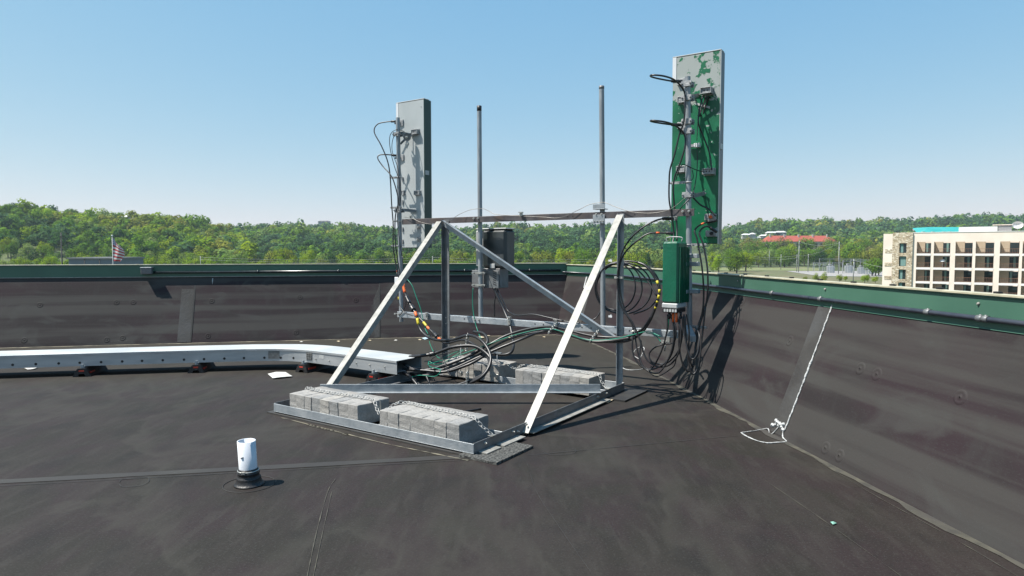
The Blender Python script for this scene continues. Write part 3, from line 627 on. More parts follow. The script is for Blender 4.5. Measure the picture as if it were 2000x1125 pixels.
# rubber feet
LBL = ['leftmost black rubber foot under the straight part of the cable tray', 'second black rubber foot under the straight part of the cable tray', 'black rubber foot with red reflector under the bend of the cable tray', 'black rubber foot with red reflector under the open end of the cable tray']
for k, px in enumerate((160, 384, 596, 735)):
    p, d, q = tray_at(px); c = p + q * .19; c[2] = 0
    ft = empty('support_foot', c, LBL[k], 'support foot', 'rubber feet under the cable tray')
    # trapezoid sleeper lying across the tray
    e0, e1 = c - q * .27, c + q * .27; mb = MB()
    for sgn in (1,):
        prof = [(-.105, 0), (-.075, .06), (-.045, .105), (.045, .105), (.075, .06), (.105, 0), (.045, 0), (.03, .035), (-.03, .035), (-.045, 0)]
        n_ = len(prof); vs = [e_ + d * a + Z * (b + .002) for e_ in (e0, e1) for a, b in prof]
        mb.add(vs, [(i, (i + 1) % n_, n_ + (i + 1) % n_, n_ + i) for i in range(n_)])
        for o2 in (0, n_): mb.add([vs[o2 + i] for i in (0, 1, 8, 9)], [(0, 1, 2, 3)]); mb.add([vs[o2 + i] for i in (1, 2, 3, 4, 7, 8)], [(0, 1, 2, 3, 4, 5)]); mb.add([vs[o2 + i] for i in (4, 5, 6, 7)], [(0, 1, 2, 3)])
    obj('rubber_block', mb, M['rubber'], ft)
    st = MB().beam(e0 + q * .03 + Z * .108, e1 - q * .03 + Z * .108, d, Z, -.02, .02, 0, .021); st.box(e0 + q * .035 + Z * .14, (.014, .012, .018), (d, q, Z)); obj('strut_channel', st, M['galv'], ft)
    obj('reflector', MB().box(c - q * .16 + d * .086 + Z * .05, (.003, .07, .012), (d * .9 + Z * .4, q, Z)), M['red'], ft)
    obj('reflector', MB().box(c - q * .272 + Z * .075, (.03, .002, .008), (d, q, Z)), M['red'], ft)

# ------------------------------------------------------------------ cables
def cable(pts, r, label, name='cable', m=None, n=8, res=8, cat='cable', bands=(), group=None, extra=()):
    P = smooth_path([T(*p) if len(p) == 3 and p[0] > 20 else A3(*p[:3]) for p in pts], res)
    if not bands and not extra: return obj(name, MB().tube(P, r, n), m or M['black'], label=label, cat=cat, group=group)
    root = empty(name, min(P, key=lambda q: q[2]), label, cat, group); obj('jacket', MB().tube(P, r, n), m or M['black'], root)
    for f0, f1, col, k in bands:
        i0, i1 = int(f0 * (len(P) - 1)), max(int(f0 * (len(P) - 1)) + 1, int(f1 * (len(P) - 1)))
        obj({'yellow': 'marker_band', 'orange': 'marker_band', 'black': 'heat_shrink'}.get(col, 'marker_band'), MB().tube(P[i0:i1 + 1], r * k, n), M[col], root)
    return root
# left antenna jumpers
cable([(773, 237, 3.0), (755, 238, 2.95), (737, 243, 2.9), (731, 258, 2.85), (745, 285, 2.83), (757, 315, 2.83), (762, 345, 2.84), (765, 400, 2.84), (768, 440, 2.84), (768, 480, 2.84), (774, 520, 2.83), (780, 548, 2.8)], .0085, 'black jumper cable looping from the top port of the left antenna', bands=((0, .05, 'black', 1.9),), cat='cable')
cable([(775, 304, 3.0), (756, 302, 2.93), (741, 303, 2.88), (738, 310, 2.85), (748, 325, 2.84), (765, 345, 2.82), (775, 375, 2.82), (778, 395, 2.82), (772, 425, 2.82), (772, 470, 2.82), (777, 510, 2.82), (783, 545, 2.8)], .0085, 'black jumper cable from the second port of the left antenna', bands=((0, .05, 'black', 1.9),))
cable([(790, 257, 3.0), (775, 253, 2.9), (763, 262, 2.86), (761, 280, 2.84), (765, 305, 2.82), (772, 330, 2.81), (781, 355, 2.8), (783, 385, 2.8), (776, 420, 2.8), (779, 460, 2.8), (785, 500, 2.81)], .005, 'thin black control cable looped at the upper bracket of the left antenna')
cable([(795, 260, 3.0), (780, 258, 2.9), (768, 270, 2.86), (766, 295, 2.84), (776, 325, 2.82), (780, 352, 2.8), (781, 400, 2.8)], .0045, 'second thin control cable beside the left antenna pole')
# lower left: tapped jumpers into the bundle
cable([(786, 548, 2.8), (792, 575, 2.76), (803, 598, 2.7), (813, 615, 2.65), (822, 645, 2.6), (845, 662, 2.5), (880, 664, 2.4), (915, 655, 2.3), (940, 665, 2.2), (957, 690, 2.1), (956, 715, 2.0), (938, 738, 1.9), (905, 752, 1.85), (870, 757, 1.8), (830, 757, 1.75), (812, 745, 1.8)], .0185, 'thick black feeder with red and yellow bands curving down from the left pole', bands=((.02, .06, 'orange', 1.15), (.08, .12, 'black', 1.5), (.14, .17, 'black', 1.9), (.19, .21, 'orange', 1.08), (.22, .245, 'yellow', 1.12)))
cable([(815, 617, 2.68), (826, 628, 2.64), (836, 640, 2.6), (848, 652, 2.54), (858, 662, 2.48), (872, 670, 2.42), (905, 664, 2.32), (930, 676, 2.22), (950, 695, 2.12), (955, 712, 2.02), (940, 735, 1.92), (908, 748, 1.87), (868, 758, 1.82)], .0155, 'thinner feeder with yellow and orange bands beside the banded feeder', bands=((.10, .15, 'yellow', 1.06), (.16, .19, 'orange', 1.08), (.26, .31, 'black', 1.8), (.33, .37, 'orange', 1.15)))
cable([(778, 580, 2.78), (780, 595, 2.76), (790, 610, 2.72), (805, 616, 2.7), (816, 618, 2.68)], .007, 'short black jumper with yellow tip at the foot of the left pole', bands=((.0, .1, 'yellow', 1.12),))
cable([(786, 500, 2.85), (789, 560, 2.84), (793, 588, 2.83), (790, 602, 2.83), (781, 616, 2.84)], .006, 'thin black lead hanging down the left pole to the bottom rail')
# from tray mouth to right: main bundle
def bundle(dy, r, lab, dt=0, bands=(), m=None, start=(798, 735, 1.9)):
    return cable([start, (825, 728 + dy, 1.9), (870, 712 + dy, 2.0), (915, 694 + dy, 2.15), (950, 676 + dy, 2.3), (990, 655 + dy, 2.45), (1035, 642 + dy, 2.6), (1075, 638 + dy, 2.7), (1110, 645 + dy, 2.75), (1150, 655 + dy, 2.77), (1190, 659 + dy, 2.79), (1225, 657 + dy, 2.78), (1252, 645 + dy * .7, 2.76), (1270, 622 + dy * .4, 2.74), (1282, 595, 2.72 + dt), (1288, 565, 2.72 + dt), (1278, 540, 2.72), (1262, 520, 2.74), (1245, 512, 2.76)], r, lab, bands=bands, m=m)
bundle(0, .015, 'thick black feeder arching from the cable tray to the right antenna, uppermost of the bundle', 0)
bundle(9, .013, 'black feeder with yellow bands just below the uppermost of the arching bundle', -.03, ((.765, .775, 'yellow', 1.06), (.785, .795, 'yellow', 1.06), (.805, .815, 'yellow', 1.06), (.825, .835, 'yellow', 1.06), (.855, .87, 'yellow', 1.06)))
cable([(802, 730, 1.88), (830, 733, 1.88), (880, 722, 2.0), (930, 700, 2.15), (975, 680, 2.3), (1020, 662, 2.45), (1050, 650, 2.6), (1080, 645, 2.68), (1105, 652, 2.72), (1150, 666, 2.74), (1190, 666, 2.76), (1230, 660, 2.76)], .016, 'black feeder lowest in the arching bundle above the rear blocks')
cable([(835, 712, 1.9), (870, 702, 2.1), (905, 691, 2.2), (955, 672, 2.3), (1000, 656, 2.45), (1050, 644, 2.6), (1080, 643, 2.66), (1110, 652, 2.68), (1150, 664, 2.7), (1200, 662, 2.72), (1235, 654, 2.72), (1265, 648, 2.72), (1290, 657, 2.7)], .0055, 'green ground wire running along the feeder bundle from tray to right pole', 'ground_wire', M['green_wire'], cat='wire')
# tray loops
cable([(800, 697, 2.0), (828, 694, 2.0), (850, 690, 2.05), (885, 678, 2.1), (925, 676, 2.15), (950, 690, 2.1), (958, 705, 2.05), (948, 728, 1.95), (915, 745, 1.88), (870, 757, 1.8), (820, 752, 1.8), (810, 742, 1.85)], .0195, 'thick black cable leaving the top of the tray mouth and looping back', bands=((.14, .19, 'black', 1.5),))
cable([(790, 712, 1.85), (812, 722, 1.88), (850, 720, 1.95), (905, 700, 2.1), (935, 685, 2.25), (952, 668, 2.35), (945, 652, 2.45), (925, 648, 2.5)], .018, 'black cable from the tray mouth rising into the coil of loops')
cable([(786, 722, 1.85), (805, 722, 1.85), (832, 724, 1.88), (870, 726, 1.95), (915, 712, 2.05), (948, 694, 2.2)], .017, 'black cable from the middle of the tray mouth ending in the loops')
cable([(786, 728, 1.8), (800, 735, 1.75), (812, 748, 1.7), (817, 755, 1.68), (824, 758, 1.66), (846, 757, 1.65)], .017, 'short black cable bending to the roof below the tray mouth')
cable([(830, 727, 1.9), (836, 742, 1.86), (840, 752, 1.84)], .014, 'black stub hanging beside the short cable below the tray mouth')
cable([(850, 745, 2.15), (838, 720, 2.15), (845, 700, 2.2), (870, 690, 2.25), (895, 683, 2.3), (905, 679, 2.35)], .005, 'thin black wire curling over the rear left blocks')
cable([(838, 655, 2.6), (840, 672, 2.5), (850, 692, 2.35), (862, 700, 2.25), (885, 690, 2.3), (905, 684, 2.3), (880, 700, 2.2), (865, 710, 2.1), (850, 712, 2.0), (838, 706, 2.0), (840, 716, 1.9), (860, 722, 1.85), (850, 735, 1.82), (820, 733, 1.8), (800, 738, 1.8)], .0045, 'curled green ground wire tangled beside the tray mouth', 'ground_wire', M['green_wire'], cat='wire')
cable([(796, 546, 2.8), (805, 558, 2.78), (813, 580, 2.76), (822, 605, 2.74), (830, 640, 2.7), (836, 652, 2.6)], .005, 'green ground wire hanging from the left pole to the bottom rail', 'ground_wire', M['green_wire'], cat='wire')
cable([(924, 563, 2.88), (923, 590, 2.88), (926, 620, 2.84), (932, 643, 2.8), (939, 660, 2.6), (945, 668, 2.4)], .005, 'green ground wire hanging below the rear cabinet', 'ground_wire', M['green_wire'], cat='wire')
cable([(842, 655, 2.55), (848, 678, 2.4), (856, 692, 2.2), (868, 705, 2.0), (873, 720, 1.9), (880, 735, 1.8)], .004, 'thin black wire trailing past the left upright')
# rear cabinet leads
cable([(965, 562, 3.0), (972, 580, 2.98), (984, 605, 2.95), (996, 635, 2.85), (1001, 660, 2.75), (1003, 675, 2.65), (998, 688, 2.55), (985, 693, 2.5), (965, 692, 2.45), (945, 690, 2.4)], .0185, 'thick black lead dropping from the rear cabinet and hooking back above the blocks')
cable([(972, 562, 3.0), (966, 590, 2.98), (966, 618, 2.98)], .008, 'short thin lead hanging straight below the rear cabinet')
cable([(970, 562, 3.02), (981, 585, 3.0), (993, 608, 2.97), (1010, 616, 2.86), (1040, 614, 2.84), (1070, 620, 2.82), (1100, 627, 2.82)], .009, 'black lead from the rear cabinet lying along the bottom rail')
cable([(1100, 627, 2.83), (1118, 630, 2.83), (1132, 631, 2.84)], .007, 'short cable end resting on the bottom rail', bands=((.7, 1, 'black', 1.3),))
# coil behind the right upright
def coil(cx, cy, rx, ry, tt, r, lab, a0=0, a1=360, skew=0):
    cable([(cx + rx * math.cos(R(a)) + skew * math.sin(R(a)), cy - ry * math.sin(R(a)), tt + .02 * math.sin(R(a * 1.7))) for a in np.linspace(a0, a1, 14)], r, lab, res=4)
coil(1227, 562, 62, 52, 2.98, .009, 'large outer loop of the black cable coil behind the right upright', -80, 250)
coil(1218, 563, 55, 50, 2.96, .009, 'second loop of the black cable coil behind the right upright', -100, 255)
coil(1208, 562, 46, 50, 2.94, .009, 'third loop of the black cable coil behind the right upright', -95, 265)
coil(1203, 560, 38, 46, 2.92, .009, 'innermost loop of the black cable coil behind the right upright', -90, 270)
cable([(1203, 514, 2.9), (1235, 520, 2.88), (1262, 545, 2.84), (1283, 578, 2.78)], .0095, 'black cable leaving the coil towards the green radio unit')
cable([(1150, 628, 2.9), (1165, 620, 2.95), (1178, 600, 3.0)], .008, 'black cable end curving from the coil to the bottom rail')
# right side feeders
cable([(1318, 427, 2.93), (1290, 428, 2.9), (1262, 440, 2.84), (1235, 462, 2.8), (1216, 490, 2.78), (1208, 520, 2.76), (1206, 560, 2.75), (1214, 600, 2.74), (1235, 630, 2.72), (1250, 665, 2.7), (1262, 700, 2.68), (1285, 716, 2.66), (1308, 712, 2.64), (1325, 690, 2.63), (1330, 650, 2.63), (1322, 618, 2.66)], .0095, 'black jumper arching left from under the top rail down to the green radio unit', bands=((0, .06, 'black', 1.9),))
cable([(1318, 456, 2.93), (1295, 455, 2.9), (1268, 456, 2.86), (1245, 470, 2.82), (1222, 492, 2.8), (1210, 520, 2.78), (1210, 560, 2.77), (1220, 605, 2.76), (1236, 640, 2.74), (1235, 680, 2.7), (1243, 705, 2.68), (1265, 722, 2.66), (1295, 712, 2.64), (1312, 690, 2.63), (1318, 655, 2.64), (1314, 618, 2.66)], .0095, 'black jumper with an orange band arching left below the first one', bands=((0, .05, 'black', 1.9), (.085, .10, 'orange', 1.08)))
cable([(1333, 618, 2.66), (1332, 660, 2.64), (1322, 690, 2.64), (1300, 710, 2.66), (1275, 708, 2.68), (1268, 692, 2.7), (1280, 678, 2.7), (1300, 672, 2.7)], .008, 'small black cable loop hanging under the green radio unit')
cable([(1310, 618, 2.66), (1320, 640, 2.64), (1318, 665, 2.64), (1305, 672, 2.66), (1290, 668, 2.68)], .008, 'black lead curling beneath the green radio unit to the bottom rail')
cable([(1338, 618, 2.68), (1340, 665, 2.66), (1346, 695, 2.66), (1352, 715, 2.68), (1357, 690, 2.74), (1366, 640, 2.84), (1374, 590, 2.88), (1372, 530, 2.88), (1362, 470, 2.9), (1357, 450, 2.92), (1372, 437, 2.98), (1400, 430, 3.05)], .0095, 'black jumper hanging right of the pole from the lower antenna port', bands=((.95, 1, 'black', 1.8), (.90, .93, 'orange', 1.08)))
cable([(1328, 618, 2.66), (1326, 670, 2.64), (1333, 710, 2.64), (1345, 725, 2.66), (1354, 710, 2.72), (1362, 650, 2.82), (1380, 590, 2.88), (1382, 530, 2.88), (1374, 480, 2.9), (1366, 455, 2.92), (1380, 442, 2.98), (1400, 453, 3.05)], .0095, 'black jumper right of the pole from the bottom antenna port', bands=((.95, 1, 'black', 1.8),))
cable([(1322, 690, 2.66), (1318, 712, 2.66), (1308, 722, 2.66), (1285, 735, 2.68), (1270, 728, 2.7), (1272, 715, 2.7)], .006, 'thin black lead tail below the radio unit')
cable([(1294, 672, 2.76), (1280, 655, 2.78), (1262, 650, 2.78)], .0055, 'short green wire tying the pole clamp to the bottom rail', 'ground_wire', M['green_wire'], cat='wire')
cable([(1306, 612, 2.7), (1305, 640, 2.7), (1300, 660, 2.72)], .0055, 'green ground wire hanging under the radio unit', 'ground_wire', M['green_wire'], cat='wire')
cable([(1304, 614, 2.68), (1302, 650, 2.66), (1290, 690, 2.66), (1272, 720, 2.68), (1255, 715, 2.7), (1246, 690, 2.72), (1240, 655, 2.76)], .009, 'black cable from the left of the radio unit base looping back to the bottom rail')
cable([(1312, 614, 2.66), (1316, 660, 2.62), (1306, 700, 2.60), (1286, 728, 2.60), (1262, 722, 2.62), (1250, 700, 2.66), (1252, 665, 2.72)], .009, 'lowest black loop hanging beneath the radio unit')
cable([(1336, 614, 2.68), (1338, 660, 2.64), (1350, 700, 2.60), (1362, 690, 2.62), (1366, 655, 2.7), (1358, 640, 2.8)], .009, 'black loop right of the pole foot below the radio unit')
cable([(1341, 614, 2.70), (1346, 650, 2.68), (1344, 700, 2.66), (1352, 730, 2.66), (1364, 715, 2.7), (1371, 660, 2.78), (1378, 600, 2.84)], .009, 'outermost black drop loop right of the pole foot')
cable([(1372, 190, 3.06), (1366, 215, 3.02), (1364, 240, 3.0), (1372, 262, 3.06), (1386, 300, 3.1), (1390, 332, 3.08)], .008, 'black cable linking the two upper brackets of the green antenna')
cable([(1352, 384, 3.02), (1368, 400, 3.06), (1384, 408, 3.08), (1398, 422, 3.08)], .009, 'black cable curving to the lower port box of the green antenna')
# right antenna jumpers: the loops stand out from the ports towards the camera
def jump(y, lab, tail):
    c0 = T(1332, y + 3, 3.02)
    P = [c0, c0 - V * .10 + U * .10, c0 - V * .34 + U * .20 - Z * .0, c0 - V * .46 + U * .16 - Z * .01, c0 - V * .42 + U * .04 - Z * .03, c0 - V * .26 - U * .02 - Z * .05] + [T(*q) for q in tail]
    P = smooth_path(P, 8); root = empty('cable', P[-1], lab, 'cable'); obj('jacket', MB().tube(P, .0095, 8), M['black'], root); obj('heat_shrink', MB().tube(P[:8], .017, 8), M['black'], root)
jump(156, 'black jumper from the top port of the peeling green antenna', [(1336, 178, 2.88), (1338, 205, 2.86), (1335, 240, 2.86), (1327, 262, 2.86), (1318, 300, 2.84), (1309, 330, 2.83), (1307, 355, 2.83), (1307, 390, 2.83), (1312, 420, 2.85), (1316, 455, 2.86), (1314, 475, 2.8)])
jump(241, 'black jumper from the second port of the peeling green antenna', [(1336, 262, 2.88), (1338, 285, 2.86), (1328, 320, 2.85), (1318, 345, 2.84), (1315, 370, 2.84), (1318, 410, 2.86), (1322, 440, 2.87), (1322, 470, 2.8)])
cable([(1377, 336, 3.02), (1360, 332, 2.95), (1338, 322, 2.88), (1332, 322, 2.86), (1325, 335, 2.86), (1320, 352, 2.87)], .005, 'thin control cable arching from the middle bracket to the right pole')
cable([(1361, 292, 3.0), (1362, 310, 3.0), (1360, 345, 2.98), (1352, 380, 2.92), (1335, 400, 2.86), (1322, 415, 2.86)], .005, 'thin wire drooping from the small white connector on the right antenna')
cable([(1365, 210, 3.1), (1363, 240, 3.1), (1361, 275, 3.08)], .004, 'thin straight control wire on the upper right antenna')
cable([(1352, 332, 3.0), (1354, 345, 2.96), (1350, 352, 2.93), (1340, 350, 2.9)], .0045, 'tiny loop of control wire at the right pole clamp')
# static wire along top rail
cable([(790, 424, 2.84), (806, 427, 2.81), (822, 434, 2.8), (845, 438, 2.8), (872, 434, 2.79), (895, 420, 2.8), (915, 411, 2.84), (930, 408, 2.86), (945, 408, 2.86), (956, 413, 2.83), (970, 419, 2.82), (1018, 422, 2.82), (1060, 424, 2.82), (1095, 425, 2.82), (1130, 410, 2.83), (1150, 400, 2.86), (1170, 396, 2.88), (1182, 396, 2.88), (1205, 405, 2.84), (1235, 414, 2.82), (1275, 416, 2.82), (1310, 408, 2.82), (1340, 385, 2.84)], .0032, 'thin bare ground wire draped along the top rail of the frame', 'ground_wire', M['wire'], cat='wire')
# feeder lying on the roof beyond the stay
cable([(2.0, 1.0, .012), (1.75, .85, .012), (1.4, .8, .012), (1.0, .95, .012), (.85, 1.25, .012)], .009, 'black cable lying on the roof between the front and middle bars')

# ------------------------------------------------------------------ hanger clips on cables
def hanger(c, ax1, ln, lab, nseg=4):
    root = empty('cable_hanger', c, lab, 'cable clamp', 'stackable cable hangers'); ax1 = np.array(ax1, float); ax1 /= np.linalg.norm(ax1); sd = np.cross(ax1, V); sd /= np.linalg.norm(sd)
    mb = MB()
    for k in range(nseg):
        q = c + ax1 * (ln * (k / max(1, nseg - 1) - .5)); mb.ring(q, sd, .023, .004, 12, 5); mb.box(q + ax1 * ln / nseg / 2 * .9, (.004, .016, .014), (ax1, V, sd))
    obj('clip', mb, M['bolt'], root); bo_ = MB()
    for e_ in (-.5, .5): bo_.bolt(c + ax1 * ln * e_ * 1.15, ax1 * (1 if e_ > 0 else -1), .012, .014)
    obj('bolt', bo_, M['bolt'], root)
hanger(T(1300 - 222, 642, 2.66), (.55, 0, .75), .11, 'silver stacked cable clamp on the feeder arch left of the right strut')
hanger(T(1160, 657, 2.76), (.5, 0, .7), .12, 'silver stacked cable clamp on the feeder arch between strut and right upright')
hanger(T(912, 670, 2.3), (.1, 0, 1), .17, 'tall silver cable clamp stack at the top of the looped cables', 6)
hanger(T(913, 740, 1.85), (0, 0, 1), .12, 'silver cable clamp stack standing on the middle bar', 5)
hanger(T(814, 617, 2.72), (1, 0, .1), .06, 'small silver cable clamp on the left end of the bottom rail', 2)
hanger(T(1246, 645, 2.76), (1, 0, .2), .10, 'silver cable clamp on the bottom rail right of the upright', 3)
# rail brackets with rods
for px, py, t_, lab in ((995, 627, 2.83, 'small silver clip bolted to the bottom rail under the rear cabinet'), (1086, 632, 2.83, 'small silver clip on the bottom rail above the feeder arch'), (834, 618, 2.83, 'small silver clip on the bottom rail near the left pole'), (803, 424, 2.83, 'small silver wire clamp on the left end of the top rail'), (1018, 418, 2.83, 'small silver wire clamp at the middle of the top rail'), (1320, 427, 2.88, 'silver cable connector clamp at the right end of the top rail')):
    c = T(px, py, t_); mb = MB().box(c, (.018, .012, .045 if py > 600 else .02), (U, V, Z)); mb.box(c + Z * (.05 if py > 600 else .02) - V * .01, (.026, .02, .006), (U, V, Z)); mb.bolt(c - V * .012, -V, .009, .012); obj('rail_clip', mb, M['bolt'], label=lab, cat='clip', group='small clips on the frame rails')
for px, yt, yb, t_, lab in ((900, 672, 733, 2.2, 'thin threaded rod standing behind the looped cables'), (971, 686, 738, 2.36, 'thin threaded rod with white base beside the rear blocks')):
    a, b = T(px, yt, t_), T(px, yb, t_); rt = empty('threaded_rod', b, lab, 'threaded rod'); obj('rod', MB().tube([b, a], .005, 6), M['galv'], rt); mb = MB().box(b + Z * .02, (.02, .02, .025), (U, V, Z)); obj('base_clamp', mb, M['bolt'], rt, bevel=.003)
    obj('cross_plate', MB().box(a - Z * .02, (.06, .012, .008), (U, V, Z)), M['galv'], rt)

# ------------------------------------------------------------------ panel antennas
def antenna(px0, px1, ytop, ybot, label, backm, capm, sidem):
    tt = TP + (.20 if px0 < 1000 else .27); a = T(px0, ytop, tt); b = T(px1, ytop, tt); s0 = float(np.dot(a - FR, U)); s1 = float(np.dot(b - FR, U)); zt = T((px0 + px1) / 2, ytop, tt)[2]; zb = T(px1, ybot, tt)[2]
    sm = (s0 + s1) / 2; w_ = (s0 - s1) / 2; root = empty('panel_antenna', A3(sm, tt, zb), label, 'panel antenna')
    # D-shaped radome
    prof = [(-w_, 0), (-w_, .13), (-w_ * .93, .165), (-w_ * .8, .188), (-w_ * .4, .20), (w_ * .4, .20), (w_ * .8, .188), (w_ * .93, .165), (w_, .13), (w_, 0)]
    n_ = len(prof); vs = [A3(sm + x, tt + y, z) for z in (zb, zt) for x, y in prof]
    mb = MB().add(vs, [(i, (i + 1) % n_, n_ + (i + 1) % n_, n_ + i) for i in range(n_)] + [tuple(range(n_))[::-1], tuple(range(n_, 2 * n_))])
    obj('radome', mb, sidem, root)
    bk = MB().fbox(sm - w_ * .985, sm + w_ * .985, tt - .012, tt - .001, zb + .004, zt - .004); obj('back_plate', bk, backm, root, bevel=.003)
    cp = MB().fbox(sm - w_ * 1.01, sm + w_ * 1.01, tt - .015, tt + .10, zt + .0005, zt + .012); obj('end_cap', cp, capm, root, bevel=.003)
    obj('edge_strip', MB().fbox(sm + w_ * .84, sm + w_ * 1.0, tt - .016, tt - .0125, zt - .27, zt), M['white'], root)
    obj('drip_strip', MB().fbox(sm - w_ * 1.012, sm - w_ * .985, tt - .014, tt + .004, zb, zt), M['radome'] if backm is M['panelback'] else M['greypaint'], root)
    obj('band_clip', MB().fbox(sm - w_ * 1.03, sm - w_ * .97, tt + .0, tt + .08, (zt + zb) / 2 - .01, (zt + zb) / 2 + .05), capm, root)
    return root, sm, tt, w_, zb, zt
aL = antenna(775, 829, 198, 484, 'left panel antenna with bare grey back and dark green front', M['panelback'], M['greypaint'], M['radome'])
aR = antenna(1315, 1409, 106, 476, 'tall right panel antenna with peeling green paint on its back', M['peel'], M['greypaint'], M['radome_grey'])
def ear(root, px, py, tt, w=.035, h=.04, d=.05, holes=True, m=None):
    c = T(px, py, tt - .012 - d / 2); mb = MB()
    mb.box(c, (w, d / 2, .004), (U, V, Z)); mb.box(c + Z * h, (w, d / 2, .004), (U, V, Z)); mb.box(c - U * w + Z * h / 2, (.004, d / 2, h / 2 + .004), (U, V, Z)); mb.box(c + U * w + Z * h / 2, (.004, d / 2, h / 2 + .004), (U, V, Z)); mb.box(c + Z * h / 2 + V * (d / 2 - .004), (w + .01, .004, h / 2 + .012), (U, V, Z))
    mb.box(c + Z * h / 2 - V * d * .3, (w, .003, h / 2), (U, V, Z))
    o = obj('bracket', mb, m or M['alu_bracket'], root, bevel=.001)
    if holes:
        hb = MB(); 
        for k in (-.3, .3): hb.tube([c + U * w * k + Z * h / 2 - V * (d * .3 + .002), c + U * w * k + Z * h / 2 - V * (d * .3 + .0045)], .008, 8)
        h_ = obj('bolt_hole', hb, M['rubber'], o)
def arm(root, c0, c1, w=.02, m=None):
    d = c1 - c0; d /= np.linalg.norm(d); a = np.cross(d, Z); a /= np.linalg.norm(a)
    mb = MB(); mb.beam(c0, c1, a, Z, -w, -w + .006, -.02, .02); mb.beam(c0, c1, a, Z, w - .006, w, -.02, .02)
    for c_ in (c0, c1): mb.tube([c_ - a * (w + .014), c_ + a * (w + .014)], .009, 8)
    obj('mount_arm', mb, m or M['alu_bracket'], root)
def pole_clamp(root, c, m=None):
    mb = MB(); mb.box(c - V * .042, (.055, .008, .028), (U, V, Z)); mb.box(c + V * .042, (.055, .008, .028), (U, V, Z))
    for s_ in (-1, 1): mb.tube([c + U * .045 * s_ - V * .075, c + U * .045 * s_ + V * .075], .006, 6); mb.bolt(c + U * .045 * s_ - V * .05, -V, .012, .012)
    obj('pole_clamp', mb, m or M['alu_bracket'], root, bevel=.001)
# left: ports, brackets
rt, sm, tt, w_, zb, zt = aL
for px, py in ((785, 240), (786, 308)): c = T(px, py, tt - .015); obj('port_bracket', MB().box(c, (.03, .012, .045), (U, V, Z)), M['alu_bracket'], rt, bevel=.002); obj('connector', MB().tube([c + U * .02 - V * .02, c + U * .11 - V * .03], .014, 8), M['rubber'], rt)
ear(rt, 811, 262, tt, .05, .06, .06); ear(rt, 815, 380, tt, .045, .05, .045); ear(rt, 787, 380, tt, .02, .05, .03, False)
pole_clamp(rt, polept(p3a, p3b, T(783, 262, TP)[2])); pole_clamp(rt, polept(p3a, p3b, T(783, 411, TP)[2]))
arm(rt, T(783, 260, TP + .06), T(806, 264, tt - .03)); arm(rt, T(783, 280, TP + .05), T(802, 262, tt - .05), m=M['galv_dull']); arm(rt, T(786, 410, TP + .05), T(812, 412, tt - .02), .014, M['darkbox'] if False else M['galv_dull'])
# rotating disc on the upper arm
obj('tilt_plate', MB().tube([T(795, 268, TP + .0), T(795, 268, TP + .012)], .055, 12), M['galv_dull'], rt); obj('bolt', MB().bolt(T(795, 268, TP), -V, .016, .02), M['bolt'], rt)
obj('bolt', MB().bolt(T(797, 281, TP), -V, .014, .03), M['bolt'], rt)
for py in (443, 467): 
    c = T(818, py, tt - .018); obj('port_plate', MB().box(c, (.034, .006, .034), (U, V, Z)), M['alu_bracket'], rt, bevel=.003); obj('connector', MB().tube([c, c - V * .03], .015, 10), M['bolt'], rt)
for py in (350, 395, 448, 472): obj('edge_tab', MB().box(T(786, py, tt - .02), (.012, .01, .03), (U, V, Z)), M['alu_bracket'], rt)
for s_, z_ in ((-.8, zt - .1), (-.8, zb + .08), (.7, zb + .08), (-.8, (zt + zb) / 2)): obj('bolt', MB().bolt(A3(sm + w_ * s_, tt - .012, z_), -V, .007, .006), M['bolt'], rt)
# clamps for jumpers on left pole
for py, lab in ((346, 'small steel cable clamp half way up the left antenna pole'), (480, 'small steel cable clamp low on the left antenna pole'), (405, 'small steel cable clamp just above the top rail on the left pole')):
    c = polept(p3a, p3b, T(781, py, TP)[2]); mb = MB().ring(c, Z, .034, .006, 14, 5); mb.box(c + U * .09 - V * .02, (.06, .006, .012), (U, V, Z)); mb.box(c + U * .09 + V * .02, (.06, .006, .012), (U, V, Z)); mb.bolt(c + U * .14 - V * .02, -V, .009, .014); mb.bolt(c + U * .05 - V * .02, -V, .009, .014)
    obj('pole_clamp', mb, M['alu_bracket'], label=lab, cat='clamp', group='cable clamps on the antenna poles')
# right antenna hardware
rt, sm, tt, w_, zb, zt = aR
ear(rt, 1380, 183, tt, .055, .06, .09); ear(rt, 1384, 340, tt, .055, .055, .09); ear(rt, 1333, 200, tt, .05, .06, .05, False); ear(rt, 1330, 336, tt, .045, .06, .05, False)
pole_clamp(rt, polept(p4a, p4b, T(1343, 165, TP)[2])); pole_clamp(rt, polept(p4a, p4b, T(1343, 192, TP)[2])); pole_clamp(rt, polept(p4a, p4b, T(1343, 238, TP)[2])); pole_clamp(rt, polept(p4a, p4b, T(1343, 257, TP)[2])); pole_clamp(rt, polept(p4a, p4b, T(1343, 381, TP)[2]))
arm(rt, T(1345, 190, TP + .05), T(1360, 186, tt - .02), .03); arm(rt, T(1382, 190, tt - .06), T(1368, 226, tt - .02), .022, M['galv_dull'] if False else M['rubber']); arm(rt, T(1348, 384, TP + .03), T(1374, 378, tt - .03), .02, M['galv_dull'])
for px, py in ((1332, 160), (1332, 245)): c = T(px, py, tt - .02); obj('port_bracket', MB().box(c, (.05, .02, .035), (U, V, Z)), M['alu_bracket'], rt, bevel=.002)
for px, py in ((1400, 424), (1402, 456)):
    c = T(px - 12, py, tt - .03); obj('port_box', MB().box(c, (.06, .03, .035), (U, V, Z)), M['alu_bracket'], rt, bevel=.003); obj('connector', MB().tube([c - V * .03, c - V * .06 - U * .02], .018, 8), M['orange'] if py < 440 else M['rubber'], rt)
c = T(1362, 284, tt - .05); cb = MB()
